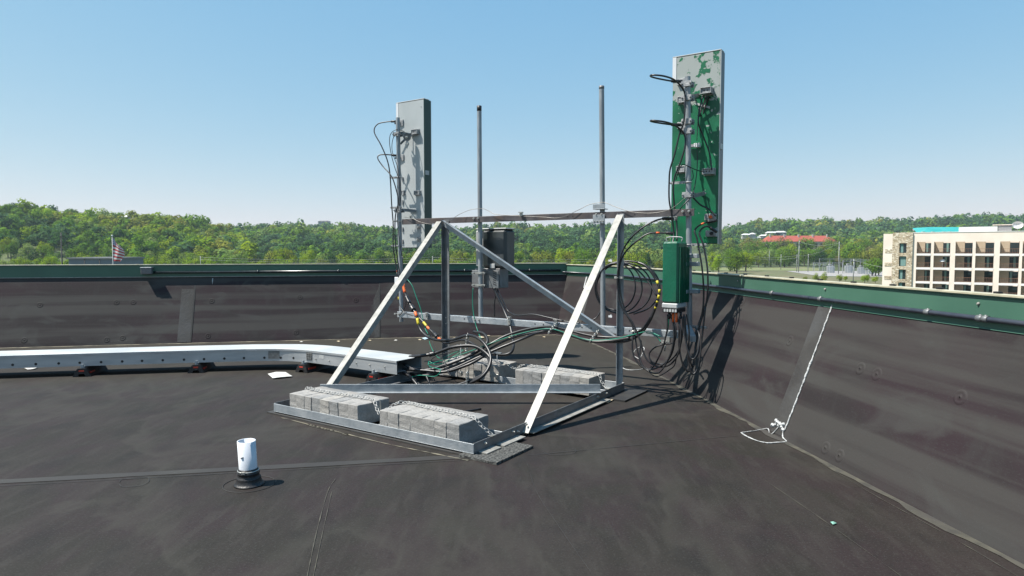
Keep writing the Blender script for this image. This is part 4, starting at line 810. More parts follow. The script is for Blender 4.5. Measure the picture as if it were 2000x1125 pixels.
for k in range(3): cb.box(c + U * (.022 * (k - 1)), (.008, .03, .022), (U, V, Z))
obj('control_connector', cb, M['white'], rt, bevel=.002); obj('control_base', MB().box(c + U * .06, (.04, .02, .015), (U, V, Z)), M['alu_bracket'], rt)
sh = MB().box(T(1372, 206, tt - .016), (.09, .004, .012), (U * .9 + Z * .35, V, Z)); obj('label_plate', sh, M['greypaint'], rt)
for py, lab in ((356, 'steel cable clamp with three clips half way up the right antenna pole'), (637, 'silver cable clamp on the foot of the right antenna pole'), (478, 'silver cable clamp beside the top of the green radio unit')):
    c = polept(p4a, p4b, T(1345, py, TP)[2]); sg = 1 if py == 356 else -1; mb = MB().ring(c, Z, .034, .006, 14, 5)
    for k in range(4): mb.ring(c + U * sg * (.055 + .032 * k), Z, .014, .004, 10, 5); 
    mb.box(c + U * sg * .11 - V * .018, (.08, .004, .014), (U, V, Z)); mb.bolt(c + U * sg * .19 - V * .02, -V, .009, .014); mb.bolt(c + U * sg * .05 - V * .02, -V, .009, .014)
    obj('pole_clamp', mb, M['alu_bracket'], label=lab, cat='clamp', group='cable clamps on the antenna poles')

# ------------------------------------------------------------------ green radio unit on the right pole
t_r = 2.70; c0 = T(1318, 600, t_r); zb, zt = T(1320, 600, t_r)[2], T(1320, 470, t_r)[2]
yaw = R(27); ca = U * math.cos(yaw) + V * math.sin(yaw); cb_ = -U * math.sin(yaw) + V * math.cos(yaw)   # broad face direction, depth direction
ca = np.array([.76, -.65, 0]); ca /= np.linalg.norm(ca); cb_ = np.array([-ca[1], ca[0], 0])
corner = T(1323, 600, 2.58)[:2]; corner = np.array([corner[0], corner[1], 0])
wl, wr = .175, .155
# left face runs from the near corner to the left-back, right face to the right-back
dl = np.array([-.80, .60, 0]); dr = np.array([.60, .80, 0])
zb, zt = T(1320, 602, 2.65)[2], T(1320, 472, 2.65)[2]
ru = empty('radio_unit', corner + (dl * wl + dr * wr) / 2 + Z * zb, 'green painted radio unit with bare grey lower edge hanging on the right pole', 'radio unit')
cc = corner + (dl * wl + dr * wr * 1.6) / 2
def rbox(k0, z0, z1, m, nm, kk=1.0, bevel=.018): 
    return obj(nm, MB().box(cc + Z * (z0 + z1) / 2, (wl / 2 * kk, wr * .8 * kk, (z1 - z0) / 2), (dl, dr, Z)), m, ru, bevel=bevel)
rbox(0, zb + .055, zt, M['green_paint'], 'housing'); rbox(0, zb, zb + .0548, M['greypaint'], 'lower_housing', .998, .01)
rbox(0, zb - .045, zb - .002, M['rubber'], 'connector_plate', .93, .004)
fins = MB()
for k in range(7): fins.box(cc + dr * (-wr * .6 + k * .04) - dl * (wl / 2 + .006) + Z * (zb + zt) / 2, (.008, .004, (zt - zb) * .42), (dl, dr, Z))
obj('cooling_fin', fins, M['green_paint'], ru)
hd = MB().tube(smooth_path([cc + dl * wl * .45 - dr * .02 + Z * zt, cc + dl * wl * .45 - dr * .02 + Z * (zt + .045), cc - dl * wl * .45 - dr * .02 + Z * (zt + .045), cc - dl * wl * .45 - dr * .02 + Z * zt], 4), .006, 6); obj('handle', hd, M['alu_bracket'], ru)
vn = MB()
for k in range(5): vn.box(corner - dr * .0 + dl * (.02 + .03 * k) + Z * (zb - .022) + dr * (wr * .03), (.010, .004, .014), (dl, dr, Z))
obj('vent_grille', vn, M['greypaint'], ru)
for k, (a, b, m_) in enumerate(((.03, .05, 'orange'), (.07, .06, 'orange'), (.06, .12, 'orange'), (.11, .05, 'black'), (.13, .11, 'black'), (.02, .14, 'black'))):
    q = corner + dl * a + dr * b + Z * (zb - .046); obj('connector', MB().tube([q, q - Z * (.07 if m_ == 'black' else .10)], [.014, .011], 8), M[m_], ru)
for z_ in (T(1345, 516, 2.8)[2], T(1345, 570, 2.8)[2], T(1345, 500, 2.8)[2]):
    q = polept(p4a, p4b, z_); mb = MB().box(q - U * .06 - V * .01, (.05, .045, .022), (U, V, Z)); mb.box(q - V * .09 + U * .02, (.04, .06, .02), (U, V, Z)); obj('mount_bracket', mb, M['galv'] if z_ > 1.3 else M['galv'], ru, bevel=.003)
obj('side_lug', MB().box(cc + dl * (wl / 2 + .02) + Z * (zt - .33), (.02, .02, .05), (dl, dr, Z)), M['rubber'], ru, bevel=.004)
c = T(1300, 668, 2.72); gb = MB().box(c, (.05, .012, .02), (U, V, Z)); gb.box(c + Z * .03 - U * .03, (.02, .02, .03), (U, V, Z)); gb.bolt(c - V * .02, -V, .014, .02); gb.tube([c - Z * .02, c - Z * .10 + U * .01], .008, 6)
obj('ground_clamp', gb, M['bolt'], label='silver ground clamp cluster at the right end of the bottom rail', cat='clamp')
obj('end_plate', MB().beam(T(1342, 640, TR + .06), T(1352, 662, TR - .1), U, Z, -.04, .04, -.03, .03), M['galv'], frame)

# ------------------------------------------------------------------ rear cabinet
tt = TP + .09; a, b = T(927, 445, tt + .04), T(991, 525, tt + .04); s0, s1 = [float(np.dot(q - FR, U)) for q in (a, b)]; zt, zb = T(960, 448, tt)[2], T(960, 524, tt)[2]
cab = empty('equipment_cabinet', A3((s0 + s1) / 2, tt + .15, zb), 'dark weathered radio cabinet on a grey bracket behind the left rear pole', 'equipment cabinet')
obj('shell', MB().fbox(s1, s0 - .14, tt, tt + .24, zb, zt), M['darkbox'], cab, bevel=.035)
obj('side_flange', MB().fbox(s0 - .145, s0, tt + .06, tt + .22, zb + .02, zt - .01), M['greypaint'], cab, bevel=.012)
obj('top_lip', MB().fbox(s1 + .0, s0 - .04, tt + .01, tt + .23, zt + .001, zt + .018), M['greypaint'], cab, bevel=.006)
obj('latch', MB().fbox((s0 + s1) / 2 - .1, (s0 + s1) / 2 - .02, tt - .012, tt - .001, zb + .0, zb + .06), M['greypaint'], cab, bevel=.004)
zq = T(950, 562, tt)[2]; s2, s3 = [float(np.dot(T(x, 540, tt - .03) - FR, U)) for x in (922, 974)]
br = obj('mount_plate', MB().fbox(s3, s2, tt - .035, tt - .02, zq, zb - .03), M['galv_dull'], cab, bevel=.003)
obj('lower_housing', MB().fbox(s3 + .0, s2 - .02, tt - .0, tt + .2, zq, zb - .002), M['galv_dull'], cab, bevel=.006)
vt = MB()
for k in range(7): vt.box(A3(s3 + .06, tt - .037, zq + .05 + .028 * k), (.028, .001, .005), (U * .94 + Z * .3, V, Z))
obj('vent_slot', vt, M['rubber'], br)
for z_ in (zq + .04, zb - .06):
    q = polept(p1a, p1b, z_); mb = MB().box(q - V * .04, (.10, .005, .012), (U, V, Z))
    for s_ in (-.07, .07): mb.tube([q + U * s_ - V * .10, q + U * s_ + V * .06], .006, 6); mb.bolt(q + U * s_ - V * .05, -V, .012, .014)
    obj('pole_clamp', mb, M['bolt'], cab)
# white arrestor on the left pole
c = T(776, 548, TP - .05); wb = empty('surge_arrestor', c, 'small white box clipped to the left antenna pole above the bottom rail', 'surge arrestor')
obj('box', MB().box(c, (.04, .02, .05), (U, V, Z)), M['white'], wb, bevel=.006); obj('gland', MB().tube([c + Z * .05, c + Z * .12], .012, 8), M['rubber'], wb); obj('marker_band', MB().tube([c + Z * .121, c + Z * .15], .012, 8), M['orange'], wb)
# tags and labels on rear coil
for px, py, lab in ((1192, 509, 'small white tag tied to the top of the cable coil'), (1192, 618, 'small white tag tied to the bottom of the cable coil')):
    c = T(px, py, 2.8); mb = MB().box(c, (.022, .004, .011), (U, V, Z)); mb.ring(c + V * .02, U, .018, .003, 12, 5); obj('cable_tag', mb, M['white'], label=lab, cat='tag')
c = T(1209, 542, 2.79); obj('upright_clip', MB().box(c, (.05, .02, .012), (U, V, Z)).bolt(c - V * .02, -V, .012, .016), M['bolt'], frame)

# ------------------------------------------------------------------ litter
def flake(pts, m, name, label, cat, th=.004, bend=.02):
    P = [G(*p) for p in pts]; c = sum(P) / len(P); n_ = len(P); top = [p + Z * (.006 + bend * random.random()) for p in P]; 
    mb = MB().add([c + Z * (.012 + bend)] + top + [p - Z * .003 for p in top] + [c + Z * (.008 + bend)], [(0, 1 + i, 1 + (i + 1) % n_) for i in range(n_)] + [(2 * n_ + 1, n_ + 1 + (i + 1) % n_, n_ + 1 + i) for i in range(n_)] + [(1 + i, n_ + 1 + i, n_ + 1 + (i + 1) % n_, 1 + (i + 1) % n_) for i in range(n_)])
    return obj(name, mb, m, label=label, cat=cat)
flake([(523, 731), (540, 728), (558, 729), (571, 737), (548, 740), (533, 741)], M['paper'], 'paper_sheet', 'crumpled white paper lying on the roof in front of the tray bend', 'paper')
flake([(45, 720), (58, 718.5), (74, 719), (66, 722.5), (54, 723)], M['paper'], 'paper_sheet', 'small white scrap lying under the left part of the cable tray', 'paper')
flake([(824, 661), (834, 660.5), (840, 662), (830, 664)], M['bluebit'], 'plastic_scrap', 'pale blue plastic scrap on the roof by the back wall', 'litter')
flake([(1622, 1022), (1628, 1021), (1634, 1024), (1627, 1027)], mat('mint_plastic', (.2, .45, .36), (.3, .55, .45), 20), 'plastic_scrap', 'tiny mint green scrap on the roof at the right', 'litter', bend=.004)
for k, (px, py, lab) in enumerate(((888, 662, 'leftmost'), (926, 656, 'second'), (939, 660, 'third'), (952, 655.5, 'rightmost'))):
    flake([(px - 6, py), (px, py - 1.6), (px + 7, py - .6), (px + 5, py + 1.6), (px - 3, py + 1.8)], M['debris'], 'wood_chip', 'small tan chip against the back wall base, %s of the four' % lab, 'litter', bend=.015)
for k in range(9):
    px, py = 600 + 58 * k + random.uniform(-15, 15), 669 - k * 1.3 + random.uniform(-1, 2.5)
    flake([(px - 3, py), (px, py - .8), (px + 4, py - .2), (px + 2, py + .9)], M['debris'] if k % 3 else M['paper'], 'grit_crumb', 'tiny pale crumb of debris near the foot of the back parapet wall', 'litter', bend=.006)['group'] = 'crumbs along the back wall'
flake([(1170, 785), (1185, 781), (1198, 783), (1188, 788), (1175, 789)], M['debris'], 'wood_chip', 'pale tan sliver on the pad at the rear right corner of the frame', 'litter', bend=.01)


# =================================================================== far country
GZ = -15.0
def far(px, D): return (px - 1000) / F * D              # sideways metres at distance D
RIDGE = [(-600, 380, 760), (-100, 398, 760), (0, 402, 760), (100, 406, 760), (200, 407, 790), (300, 411, 820), (350, 420, 860), (400, 427, 900), (430, 433, 950), (470, 431, 1250), (540, 427, 1300), (620, 426, 1300), (700, 430, 1350), (760, 437, 1400), (860, 437, 1500), (910, 436, 1500), (1000, 432, 1450), (1100, 435, 1450), (1200, 430, 1450), (1290, 432, 1500), (1380, 444, 1650), (1415, 449, 1900), (1450, 441, 1900), (1530, 438, 1900), (1600, 438, 1950), (1660, 440, 2000), (1720, 435, 2000), (1775, 438, 2050), (1850, 431, 1950), (1930, 428, 1900), (2000, 428, 1900), (2200, 424, 1900), (2700, 420, 1900)]
RP = np.array(RIDGE, float)
BACK = 1.12
def ridge(px): return np.interp(px, RP[:, 0], RP[:, 1]), np.interp(px, RP[:, 0], RP[:, 2])
def wob(x, y):
    return (np.sin(x / 61 + 1.3) * np.cos(y / 73 + .4) + .6 * np.sin(x / 29 + y / 41 + 2) + .35 * np.sin(x / 13 - y / 17))
def terrain(X, Y):
    X = np.asarray(X, float); Y = np.asarray(Y, float)
    Yc = np.maximum(Y, 1e-3); px = np.clip(1000 + F * X / Yc, -600, 2700); D = Yc
    yr, RR = ridge(px); Hr = EYE + (490 - yr) / F * RR - np.interp(px, [0, 400, 480, 900, 1300, 1500], [23, 26, 35, 35, 30, 20])
    r0 = np.interp(px, [-600, 380, 480, 1300, 1400, 2700], [400, 430, 560, 640, 640, 640])
    r0 = r0 * 1.0
    t = np.clip((D - r0) / (RR - r0), 0, 1); st = t * t * (3 - 2 * t)
    z = GZ + (Hr - GZ) * st
    z += wob(X, Y) * 5 * np.clip(t * 3, 0, 1) * np.clip((1 - t) * 4, 0.12, 1) * np.interp(px, [0, 1300, 1500], [1, 1, .6])
    z -= np.clip((D - RR) / RR, 0, 3) * (Hr - GZ) * .9
    return np.where(Y > 50, np.maximum(z, GZ), GZ)
# ground sheet as a fan of rows reaching the horizon
pxs = np.concatenate([[-1800, -1200, -900], np.linspace(-600, 2700, 166), [3000, 3600]])
Ds = np.concatenate([[50, 120, 200, 300, 400], np.linspace(430, 2300, 95), [2600, 3200, 4500]])
PX, DD = np.meshgrid(pxs, Ds); GX = far(PX, DD); ZZ = terrain(GX, DD)
nr, nc = PX.shape
def npmesh(name, co, faces_flat, nv, m, smooth=False, col=None):
    me = bpy.data.meshes.new(name); k = len(faces_flat) // nv
    me.vertices.add(len(co)); me.vertices.foreach_set('co', np.ascontiguousarray(co, dtype=np.float32).ravel())
    me.loops.add(len(faces_flat)); me.loops.foreach_set('vertex_index', np.ascontiguousarray(faces_flat, dtype=np.int32))
    me.polygons.add(k); me.polygons.foreach_set('loop_start', np.arange(0, k * nv, nv, dtype=np.int32)); me.polygons.foreach_set('loop_total', np.full(k, nv, dtype=np.int32))
    me.update(calc_edges=True); me.validate()
    if smooth: me.polygons.foreach_set('use_smooth', np.ones(k, dtype=bool))
    if col is not None:
        a = me.color_attributes.new('tint', 'FLOAT_COLOR', 'POINT'); a.data.foreach_set('color', np.ascontiguousarray(col, dtype=np.float32).ravel())
    me.materials.append(m); return me
M['ground'] = mat('grassy_ground', (.045, .075, .018), (.10, .13, .035), .02, .95, c3=(.055, .06, .03), s3=.008, detail=8)
idx = np.arange(nr * nc).reshape(nr, nc)
q = np.stack([idx[:-1, :-1], idx[:-1, 1:], idx[1:, 1:], idx[1:, :-1]], -1).reshape(-1)
me = npmesh('hilly_ground', np.stack([GX, DD, ZZ], -1).reshape(-1, 3), q, 4, M['ground'], True)
o = bpy.data.objects.new('hilly_ground', me); COL.objects.link(o); tag(o, kind='structure')
me = bpy.data.meshes.new('near_ground'); me.from_pydata([(-3000, -3000, GZ - .3), (3000, -3000, GZ - .3), (3000, 60, GZ - .3), (-3000, 60, GZ - .3)], [], [(0, 1, 2, 3)]); me.materials.append(M['ground'])
o = bpy.data.objects.new('near_ground', me); COL.objects.link(o); tag(o, kind='structure')

# ------------------------------------------------------------------ leaves
def leafmat(name, src, cols=None):
    m = bpy.data.materials.new(name); m.use_nodes = True; n = m.node_tree.nodes; l = m.node_tree.links; n.clear()
    o_ = n.new('ShaderNodeOutputMaterial'); d = n.new('ShaderNodeBsdfDiffuse'); t = n.new('ShaderNodeBsdfTranslucent'); mx = n.new('ShaderNodeMixShader'); mx.inputs[0].default_value = .38
    if src == 'attr': a = n.new('ShaderNodeAttribute'); a.attribute_name = 'tint'; c = a.outputs['Color']
    else:
        a = n.new('ShaderNodeObjectInfo'); c = a.outputs['Color']
    ge = n.new('ShaderNodeNewGeometry'); nz = n.new('ShaderNodeTexNoise'); nz.inputs['Scale'].default_value = .35; l.new(ge.outputs['Position'], nz.inputs['Vector'])
    mr = n.new('ShaderNodeMapRange'); mr.inputs[1].default_value = .3; mr.inputs[2].default_value = .7; mr.inputs[3].default_value = .75; mr.inputs[4].default_value = 1.25; l.new(nz.outputs[0], mr.inputs[0])
    vm = n.new('ShaderNodeVectorMath'); vm.operation = 'SCALE'; l.new(c, vm.inputs[0]); l.new(mr.outputs[0], vm.inputs['Scale'])
    l.new(vm.outputs[0], d.inputs[0]); l.new(vm.outputs[0], t.inputs[0]); l.new(d.outputs[0], mx.inputs[1]); l.new(t.outputs[0], mx.inputs[2]); l.new(mx.outputs[0], o_.inputs[0]); return m
M['leaf'] = leafmat('leaf', 'info'); M['leafmass'] = leafmat('wooded_hillside', 'attr')
M['bark'] = mat('bark', (.07, .055, .04), (.13, .10, .08), 3, .95)
def crown(rng, nl, nq, size, core=True, flat=.85, lean=0):
    """lobed crown of leaf-sized faces, unit radius about 1; returns quads (n,4,3) standing on z=0..2"""
    lob = rng.normal(size=(nl, 3)); lob /= np.linalg.norm(lob, axis=1)[:, None]; lob *= rng.uniform(.35, .75, (nl, 1)); lob[:, 2] *= flat; lr = rng.uniform(.34, .55, nl)
    k = rng.integers(0, nl, nq); d = rng.normal(size=(nq, 3)); d[:, 2] = d[:, 2] * .9 + .25; d /= np.linalg.norm(d, axis=1)[:, None]
    c = lob[k] + d * (lr[k] * rng.uniform(.75, 1.06, nq))[:, None]
    nn = d + rng.normal(size=(nq, 3)) * .28; nn[:, 2] += .35; nn /= np.linalg.norm(nn, axis=1)[:, None]
    a = np.cross(nn, rng.normal(size=(nq, 3))); a /= np.linalg.norm(a, axis=1)[:, None]; b = np.cross(nn, a)
    s_ = size * rng.uniform(.6, 1.3, (nq, 1)); a *= s_; b *= s_ * rng.uniform(.5, .9, (nq, 1))
    qd = np.stack([c - a, c - b * .9, c + a, c + b], 1); qd[..., 2] += 1.0
    return qd
# individual trees: mesh variants shared
VAR = []
for k in range(8):
    rng = np.random.default_rng(100 + k); qd = crown(rng, 14, 1500, .062, flat=(.8, 1.0, 1.15, .75)[k % 4])
    co = qd.reshape(-1, 3); me = npmesh('crown', co, np.arange(len(co)), 4, M['leaf']); 
    tk = MB().tube([(0, 0, -1.2), (0, 0, .1), (.05, 0, .7)], [.07, .055, .03], 7)
    for j in range(4):
        a = j * 1.6 + k; tk.tube([(0, 0, .1 + .1 * j), (.3 * math.cos(a), .3 * math.sin(a), .6 + .12 * j), (.5 * math.cos(a), .5 * math.sin(a), .95 + .1 * j)], [.03, .02, .01], 5)
    mt = bpy.data.meshes.new('trunk'); mt.from_pydata(tk.v, [], tk.f); mt.materials.append(M['bark']); VAR.append((me, mt))
def tint(rng, kind):
    base = {'bright': (.30, .42, .025), 'green': (.17, .30, .035), 'dark': (.06, .14, .035), 'olive': (.30, .33, .055), 'pale': (.27, .37, .10), 'blue': (.10, .20, .075), 'brown': (.26, .24, .09)}[kind]
    f = rng.uniform(.8, 1.2) * .70; return (base[0] * f * rng.uniform(.92, 1.08), base[1] * f, base[2] * f * rng.uniform(.85, 1.15), 1)
def tree(X, Y, rad, hgt, kind, rng, label, group, zoff=0):
    me, mt = VAR[int(rng.integers(0, 8))]; z = float(terrain(X, Y)) + zoff
    r = bpy.data.objects.new('tree', None); r.location = (X, Y, z); COL.objects.link(r); r.empty_display_size = 1; tag(r, label, 'tree', group)
    c = bpy.data.objects.new('crown', me); c.parent = r; COL.objects.link(c); sz = hgt * .485; c.scale = (rad, rad, max(rad * .8, sz)); c.location = (0, 0, hgt - 2 * max(rad * .8, sz)); c.rotation_euler = (0, 0, rng.uniform(0, 6.28)); c.color = tint(rng, kind)
    t_ = bpy.data.objects.new('trunk', mt); t_.parent = r; COL.objects.link(t_); t_.scale = (rad, rad, hgt / 2.6); t_.location = (0, 0, hgt * .46)
rng = np.random.default_rng(5)
# the belt of trees in the valley bottom: (px range, distance range, how many, height, kinds, words)
KW = {'bright': 'bright yellow-green', 'green': 'fresh green', 'dark': 'dark green', 'olive': 'olive tinted', 'pale': 'pale green', 'blue': 'cool green', 'brown': 'budding brownish'}
def belt(p0, p1, d0, d1, n_, h0, h1, kinds, where, group):
    for k in range(n_):
        p = p0 + (p1 - p0) * (k + rng.uniform(-.4, 1.4)) / n_; D = rng.uniform(d0, d1); kd = kinds[int(rng.integers(0, len(kinds)))]; h = rng.uniform(h0, h1)
        tree(far(p, D), D, h * rng.uniform(.36, .5), h, kd, rng, '%s broadleaf tree %s' % (KW[kd], where), group + ', ' + KW[kd])
belt(-40, 480, 395, 425, 30, 11, 14, ['bright', 'bright', 'green', 'pale'], 'in the front row of the valley belt at the left', 'front row valley trees at the left')
belt(-40, 480, 440, 520, 36, 13, 17, ['green', 'green', 'dark', 'pale', 'bright'], 'on the foot of the near left hill', 'trees on the foot of the left hill')
belt(470, 1290, 400, 430, 46, 10, 13.5, ['bright', 'bright', 'green', 'olive'], 'in the front row of the valley belt behind the frame', 'front row valley trees behind the frame')
belt(470, 1290, 450, 560, 56, 15, 20, ['green', 'bright', 'pale', 'dark', 'olive'], 'in the middle of the valley belt behind the frame', 'middle row valley trees behind the frame')
belt(1392, 1470, 470, 540, 6, 15, 18, ['green', 'bright'], 'beside the right edge of the green antenna', 'trees beside the right antenna')
belt(1440, 1720, 690, 760, 30, 18, 25, ['green', 'green', 'dark', 'bright'], 'in front of the red-roofed building', 'trees in front of the red-roofed building')
belt(1400, 1540, 640, 690, 10, 17, 20, ['green', 'pale', 'bright'], 'behind the grass field left of the substation', 'trees behind the field')
belt(1640, 1740, 620, 700, 12, 20, 28, ['olive', 'green', 'brown', 'bright'], 'left of the pale hotel', 'trees left of the hotel')
belt(1400, 1730, 800, 860, 22, 24, 29, ['olive', 'green', 'brown', 'green'], 'around the red-roofed building', 'trees around the red-roofed building')
belt(1560, 1720, 330, 360, 9, 3, 5, ['bright', 'olive'], 'low at the edge of the parapet in front of the substation', 'bushes in front of the substation')
belt(1705, 1722, 420, 450, 3, 12, 14, ['dark', 'green'], 'close against the left end of the hotel', 'trees against the hotel')
# wooded hills: past counting, one mass
cos, cols = [], []
BASES = {}
def forest(px0, px1, d0, d1, sp, rad, nq, size, kinds, cond=None):
    rng = np.random.default_rng(abs(int(px0 * 7 + d0))); key = (nq, size)
    if key not in BASES: BASES[key] = [crown(np.random.default_rng(i), 5, nq, size) for i in range(8)]
    bs = BASES[key]; D = d0
    while D < d1:
        n_ = int((far(px1, D) - far(px0, D)) / sp)
        xs = np.linspace(far(px0, D), far(px1, D), max(n_, 1)) + rng.uniform(-sp * .5, sp * .5, max(n_, 1)); ys = D + rng.uniform(-sp * .5, sp * .5, len(xs)); zs = terrain(xs, ys)
        _, RR = ridge(1000 + F * xs / ys); mk = (ys < RR * 1.04)
        for x, y, z in zip(xs[mk], ys[mk], zs[mk]):
            if cond and not cond(1000 + F * x / y, y): continue
            r = rad * (.55 + 1.0 * rng.random() ** 1.6); b = bs[int(rng.integers(0, 8))]; a = rng.uniform(0, 6.28); ca_, sa = math.cos(a), math.sin(a)
            v = b.copy(); X_ = v[..., 0] * ca_ - v[..., 1] * sa; Y_ = v[..., 0] * sa + v[..., 1] * ca_
            hs = r * rng.uniform(.75, 1.15); v = np.stack([X_ * r + x, Y_ * r + y, v[..., 2] * hs + z + rng.uniform(1, 4)], -1)
            cl_ = 1.1 * math.sin(x / 83 + 1 + 1.5 * math.sin(y / 140)) * math.cos(y / 97 + x / 210) + rng.normal() * .5; ki = int(np.clip((cl_ + 1.6) / 3.2, 0, .999) * len(kinds)); t_ = tint(rng, kinds[ki])
            cos.append(v.reshape(-1, 3)); cols.append(np.tile(t_, (nq * 4, 1)))
        D += sp * .9
K1 = ['dark', 'dark', 'blue', 'green', 'green', 'bright', 'olive', 'pale', 'green']
K2 = ['dark', 'dark', 'blue', 'blue', 'green', 'blue', 'pale', 'green', 'olive']
forest(-120, 480, 525, 1000, 12, 8.2, 330, .125, K1)
forest(440, 1320, 600, 900, 13, 8.0, 220, .14, K2)
forest(400, 1320, 900, 1600, 16, 9.5, 120, .18, K2)
forest(1380, 2120, 880, 1400, 18, 10, 90, .2, K2)
forest(1380, 2120, 1400, 2150, 22, 11.5, 60, .25, K2)
co = np.concatenate(cos); me = npmesh('woodland', co, np.arange(len(co)), 4, M['leafmass'], col=np.concatenate(cols))
o = bpy.data.objects.new('woodland', me); COL.objects.link(o); tag(o, kind='stuff')

# ------------------------------------------------------------------ houses on the hills
M['stucco'] = mat('pale_house_wall', (.5, .48, .44), (.6, .58, .54), 1, .8); M['roofw'] = mat('white_roof', (.62, .62, .60), (.72, .71, .69), 1, .7); M['rooftan'] = mat('tan_roof', (.42, .30, .19), (.52, .38, .25), 1, .8)
M['roofgrey'] = mat('grey_roof', (.20, .20, .21), (.28, .28, .28), 1, .8); M['winglass'] = mat('dark_window_glass', (.02, .035, .04), (.03, .05, .055), 2, .12); M['redroof'] = mat('red_tile_roof', (.36, .07, .045), (.46, .10, .065), 1.5, .8)
def house(px, py, D, w_, h_, dp, rm, label, rh=2.2, wm=None, name='house', cat='house', chim=0, wins=3):
    p = atY(px, py, D); z0 = p[2] - h_ - rh; x0, x1, y0, y1 = p[0] - w_ / 2, p[0] + w_ / 2, D, D + dp
    rt = empty(name, (p[0], D, z0), label, cat)
    obj('wall', MB().span((x0, y0, z0 - 6), (x1, y1, z0 + h_)), wm or M['stucco'], rt)
    e_ = .6; zt = z0 + h_; v = [(x0 - e_, y0 - e_, zt), (x1 + e_, y0 - e_, zt), (x1 + e_, y1 + e_, zt), (x0 - e_, y1 + e_, zt), (x0 + dp * .4, (y0 + y1) / 2, zt + rh), (x1 - dp * .4, (y0 + y1) / 2, zt + rh)]
    rf = obj('roof', MB().add(v, [(0, 1, 5, 4), (1, 2, 5), (2, 3, 4, 5), (3, 0, 4), (3, 2, 1, 0)]), rm, rt)
    for k in range(chim): cx = x0 + w_ * (k + .5) / chim; obj('chimney', MB().span((cx - .8, y0 + dp * .35, zt + .3), (cx + .8, y0 + dp * .35 + 1.6, zt + rh + 2.0)), M['stucco'], rf)
    for k in range(wins): cx = x0 + w_ * (k + .5) / wins; obj('window', MB().span((cx - w_ / wins * .25, y0 - .05, z0 + h_ * .35), (cx + w_ / wins * .25, y0 + .02, z0 + h_ * .8)), M['winglass'], rt)
    return rt
house(137, 436, 700, 14, 3.5, 9, M['rooftan'], 'house with a tan roof on the near left hill above the utility pole')
house(243, 420, 765, 7, 3, 7, M['roofw'], 'small white house left of its pair near the left ridge')
house(254, 423, 760, 9, 4, 7, M['roofgrey'], 'cream house with grey roof right of its pair near the left ridge')
house(350, 437, 800, 16, 3, 8, M['roofgrey'], 'long low grey house among trees right of the flag on the hill')
house(632, 430, 1290, 22, 2.5, 10, M['roofgrey'], 'low grey house on the crest of the middle hill')
for px, py, w_, lab in ((1458, 456, 14, 'leftmost white house of the far hillside cluster right of the antenna'), (1471, 454.5, 10, 'second small white house of the far hillside cluster'), (1493, 458, 14, 'white house of the far cluster just left of the red roof'), (1511, 452, 24, 'widest white house at the top of the far hillside cluster'), (1526, 451, 18, 'bright white house at the right end of the far cluster'), (1484, 462, 10, 'lowest tiny white house of the far cluster')):
    house(px, py, 1150, w_, 3.5, 8, M['roofw'], lab, 2.5)
house(1709, 445, 1400, 24, 4, 10, M['roofw'], 'lone white house on the far hillside above the substation')
house(1900 - 106, 446.5, 1300, 14, 4, 9, M['roofw'], 'pale house on the far hill just above the left end of the hotel')
M['sandwall'] = mat('sand_coloured_wall', (.55, .45, .33), (.64, .54, .41), .5, .8)
house(1565, 460, 880, 96, 12, 22, M['redroof'], 'long sand coloured building with a red tiled roof and chimneys behind trees', 8, M['sandwall'], 'long_building', 'building', 5, 12)
# grey shed at the left
p = atY(176, 504, 210); sh = empty('metal_shed', (p[0], 210, GZ), 'low grey metal warehouse with a pale flat roof behind the left parapet', 'shed')
x0, x1 = atY(134, 506, 210)[0], atY(218, 506, 210)[0]
M['shedwall'] = mat('grey_corrugated_wall', (.16, .19, .24), (.20, .23, .28), 2, .6, stretch=(6, 1, .2))
obj('wall', MB().span((x0, 210, GZ), (x1, 228, p[2] - .35)), M['shedwall'], sh); obj('roof', MB().span((x0 - .4, 209.6, p[2] - .34), (x1 + .4, 228.4, p[2] + .2)), M['roofgrey'], sh)
for k in (.37, .72): obj('downpipe', MB().tube([(x0 + (x1 - x0) * k, 209.9, GZ), (x0 + (x1 - x0) * k, 209.9, p[2] - .35)], .12, 6), M['rubber'], sh)
# utility pole and flag at the left
M['oldwood'] = mat('weathered_pole_wood', (.05, .05, .05), (.10, .095, .09), 4, .9, stretch=(1, 1, .1))
a = atY(119, 454, 170); up = empty('utility_pole', (a[0], 170, GZ), 'dark bare utility pole standing left of the grey warehouse', 'utility pole'); obj('pole', MB().tube([(a[0], 170, GZ), (a[0], 170, a[2])], [.22, .14], 8), M['oldwood'], up); obj('crossarm', MB().span((a[0] - .5, 169.8, a[2] - 1.2), (a[0] + .5, 169.95, a[2] - 1.0)), M['oldwood'], up)
FD = 110; a = atY(219, 462, FD); fp = empty('flagpole', (a[0], FD, GZ), 'white flagpole with a ball on top beside the grey warehouse', 'flagpole')
obj('pole', MB().tube([(a[0], FD, GZ), (a[0], FD, a[2])], [.10, .05], 8), M['greypaint'], fp)
bm_ = MB(); n1, n2 = 10, 6; vs = [(a[0] + .14 * math.sin(math.pi * j / n2) * math.cos(2 * math.pi * i / n1), FD + .14 * math.sin(math.pi * j / n2) * math.sin(2 * math.pi * i / n1), a[2] + .14 - .14 * math.cos(math.pi * j / n2)) for j in range(n2 + 1) for i in range(n1)]
bm_.add(vs, [(j * n1 + i, j * n1 + (i + 1) % n1, (j + 1) * n1 + (i + 1) % n1, (j + 1) * n1 + i) for j in range(n2) for i in range(n1)], True); obj('ball', bm_, M['white'], fp)
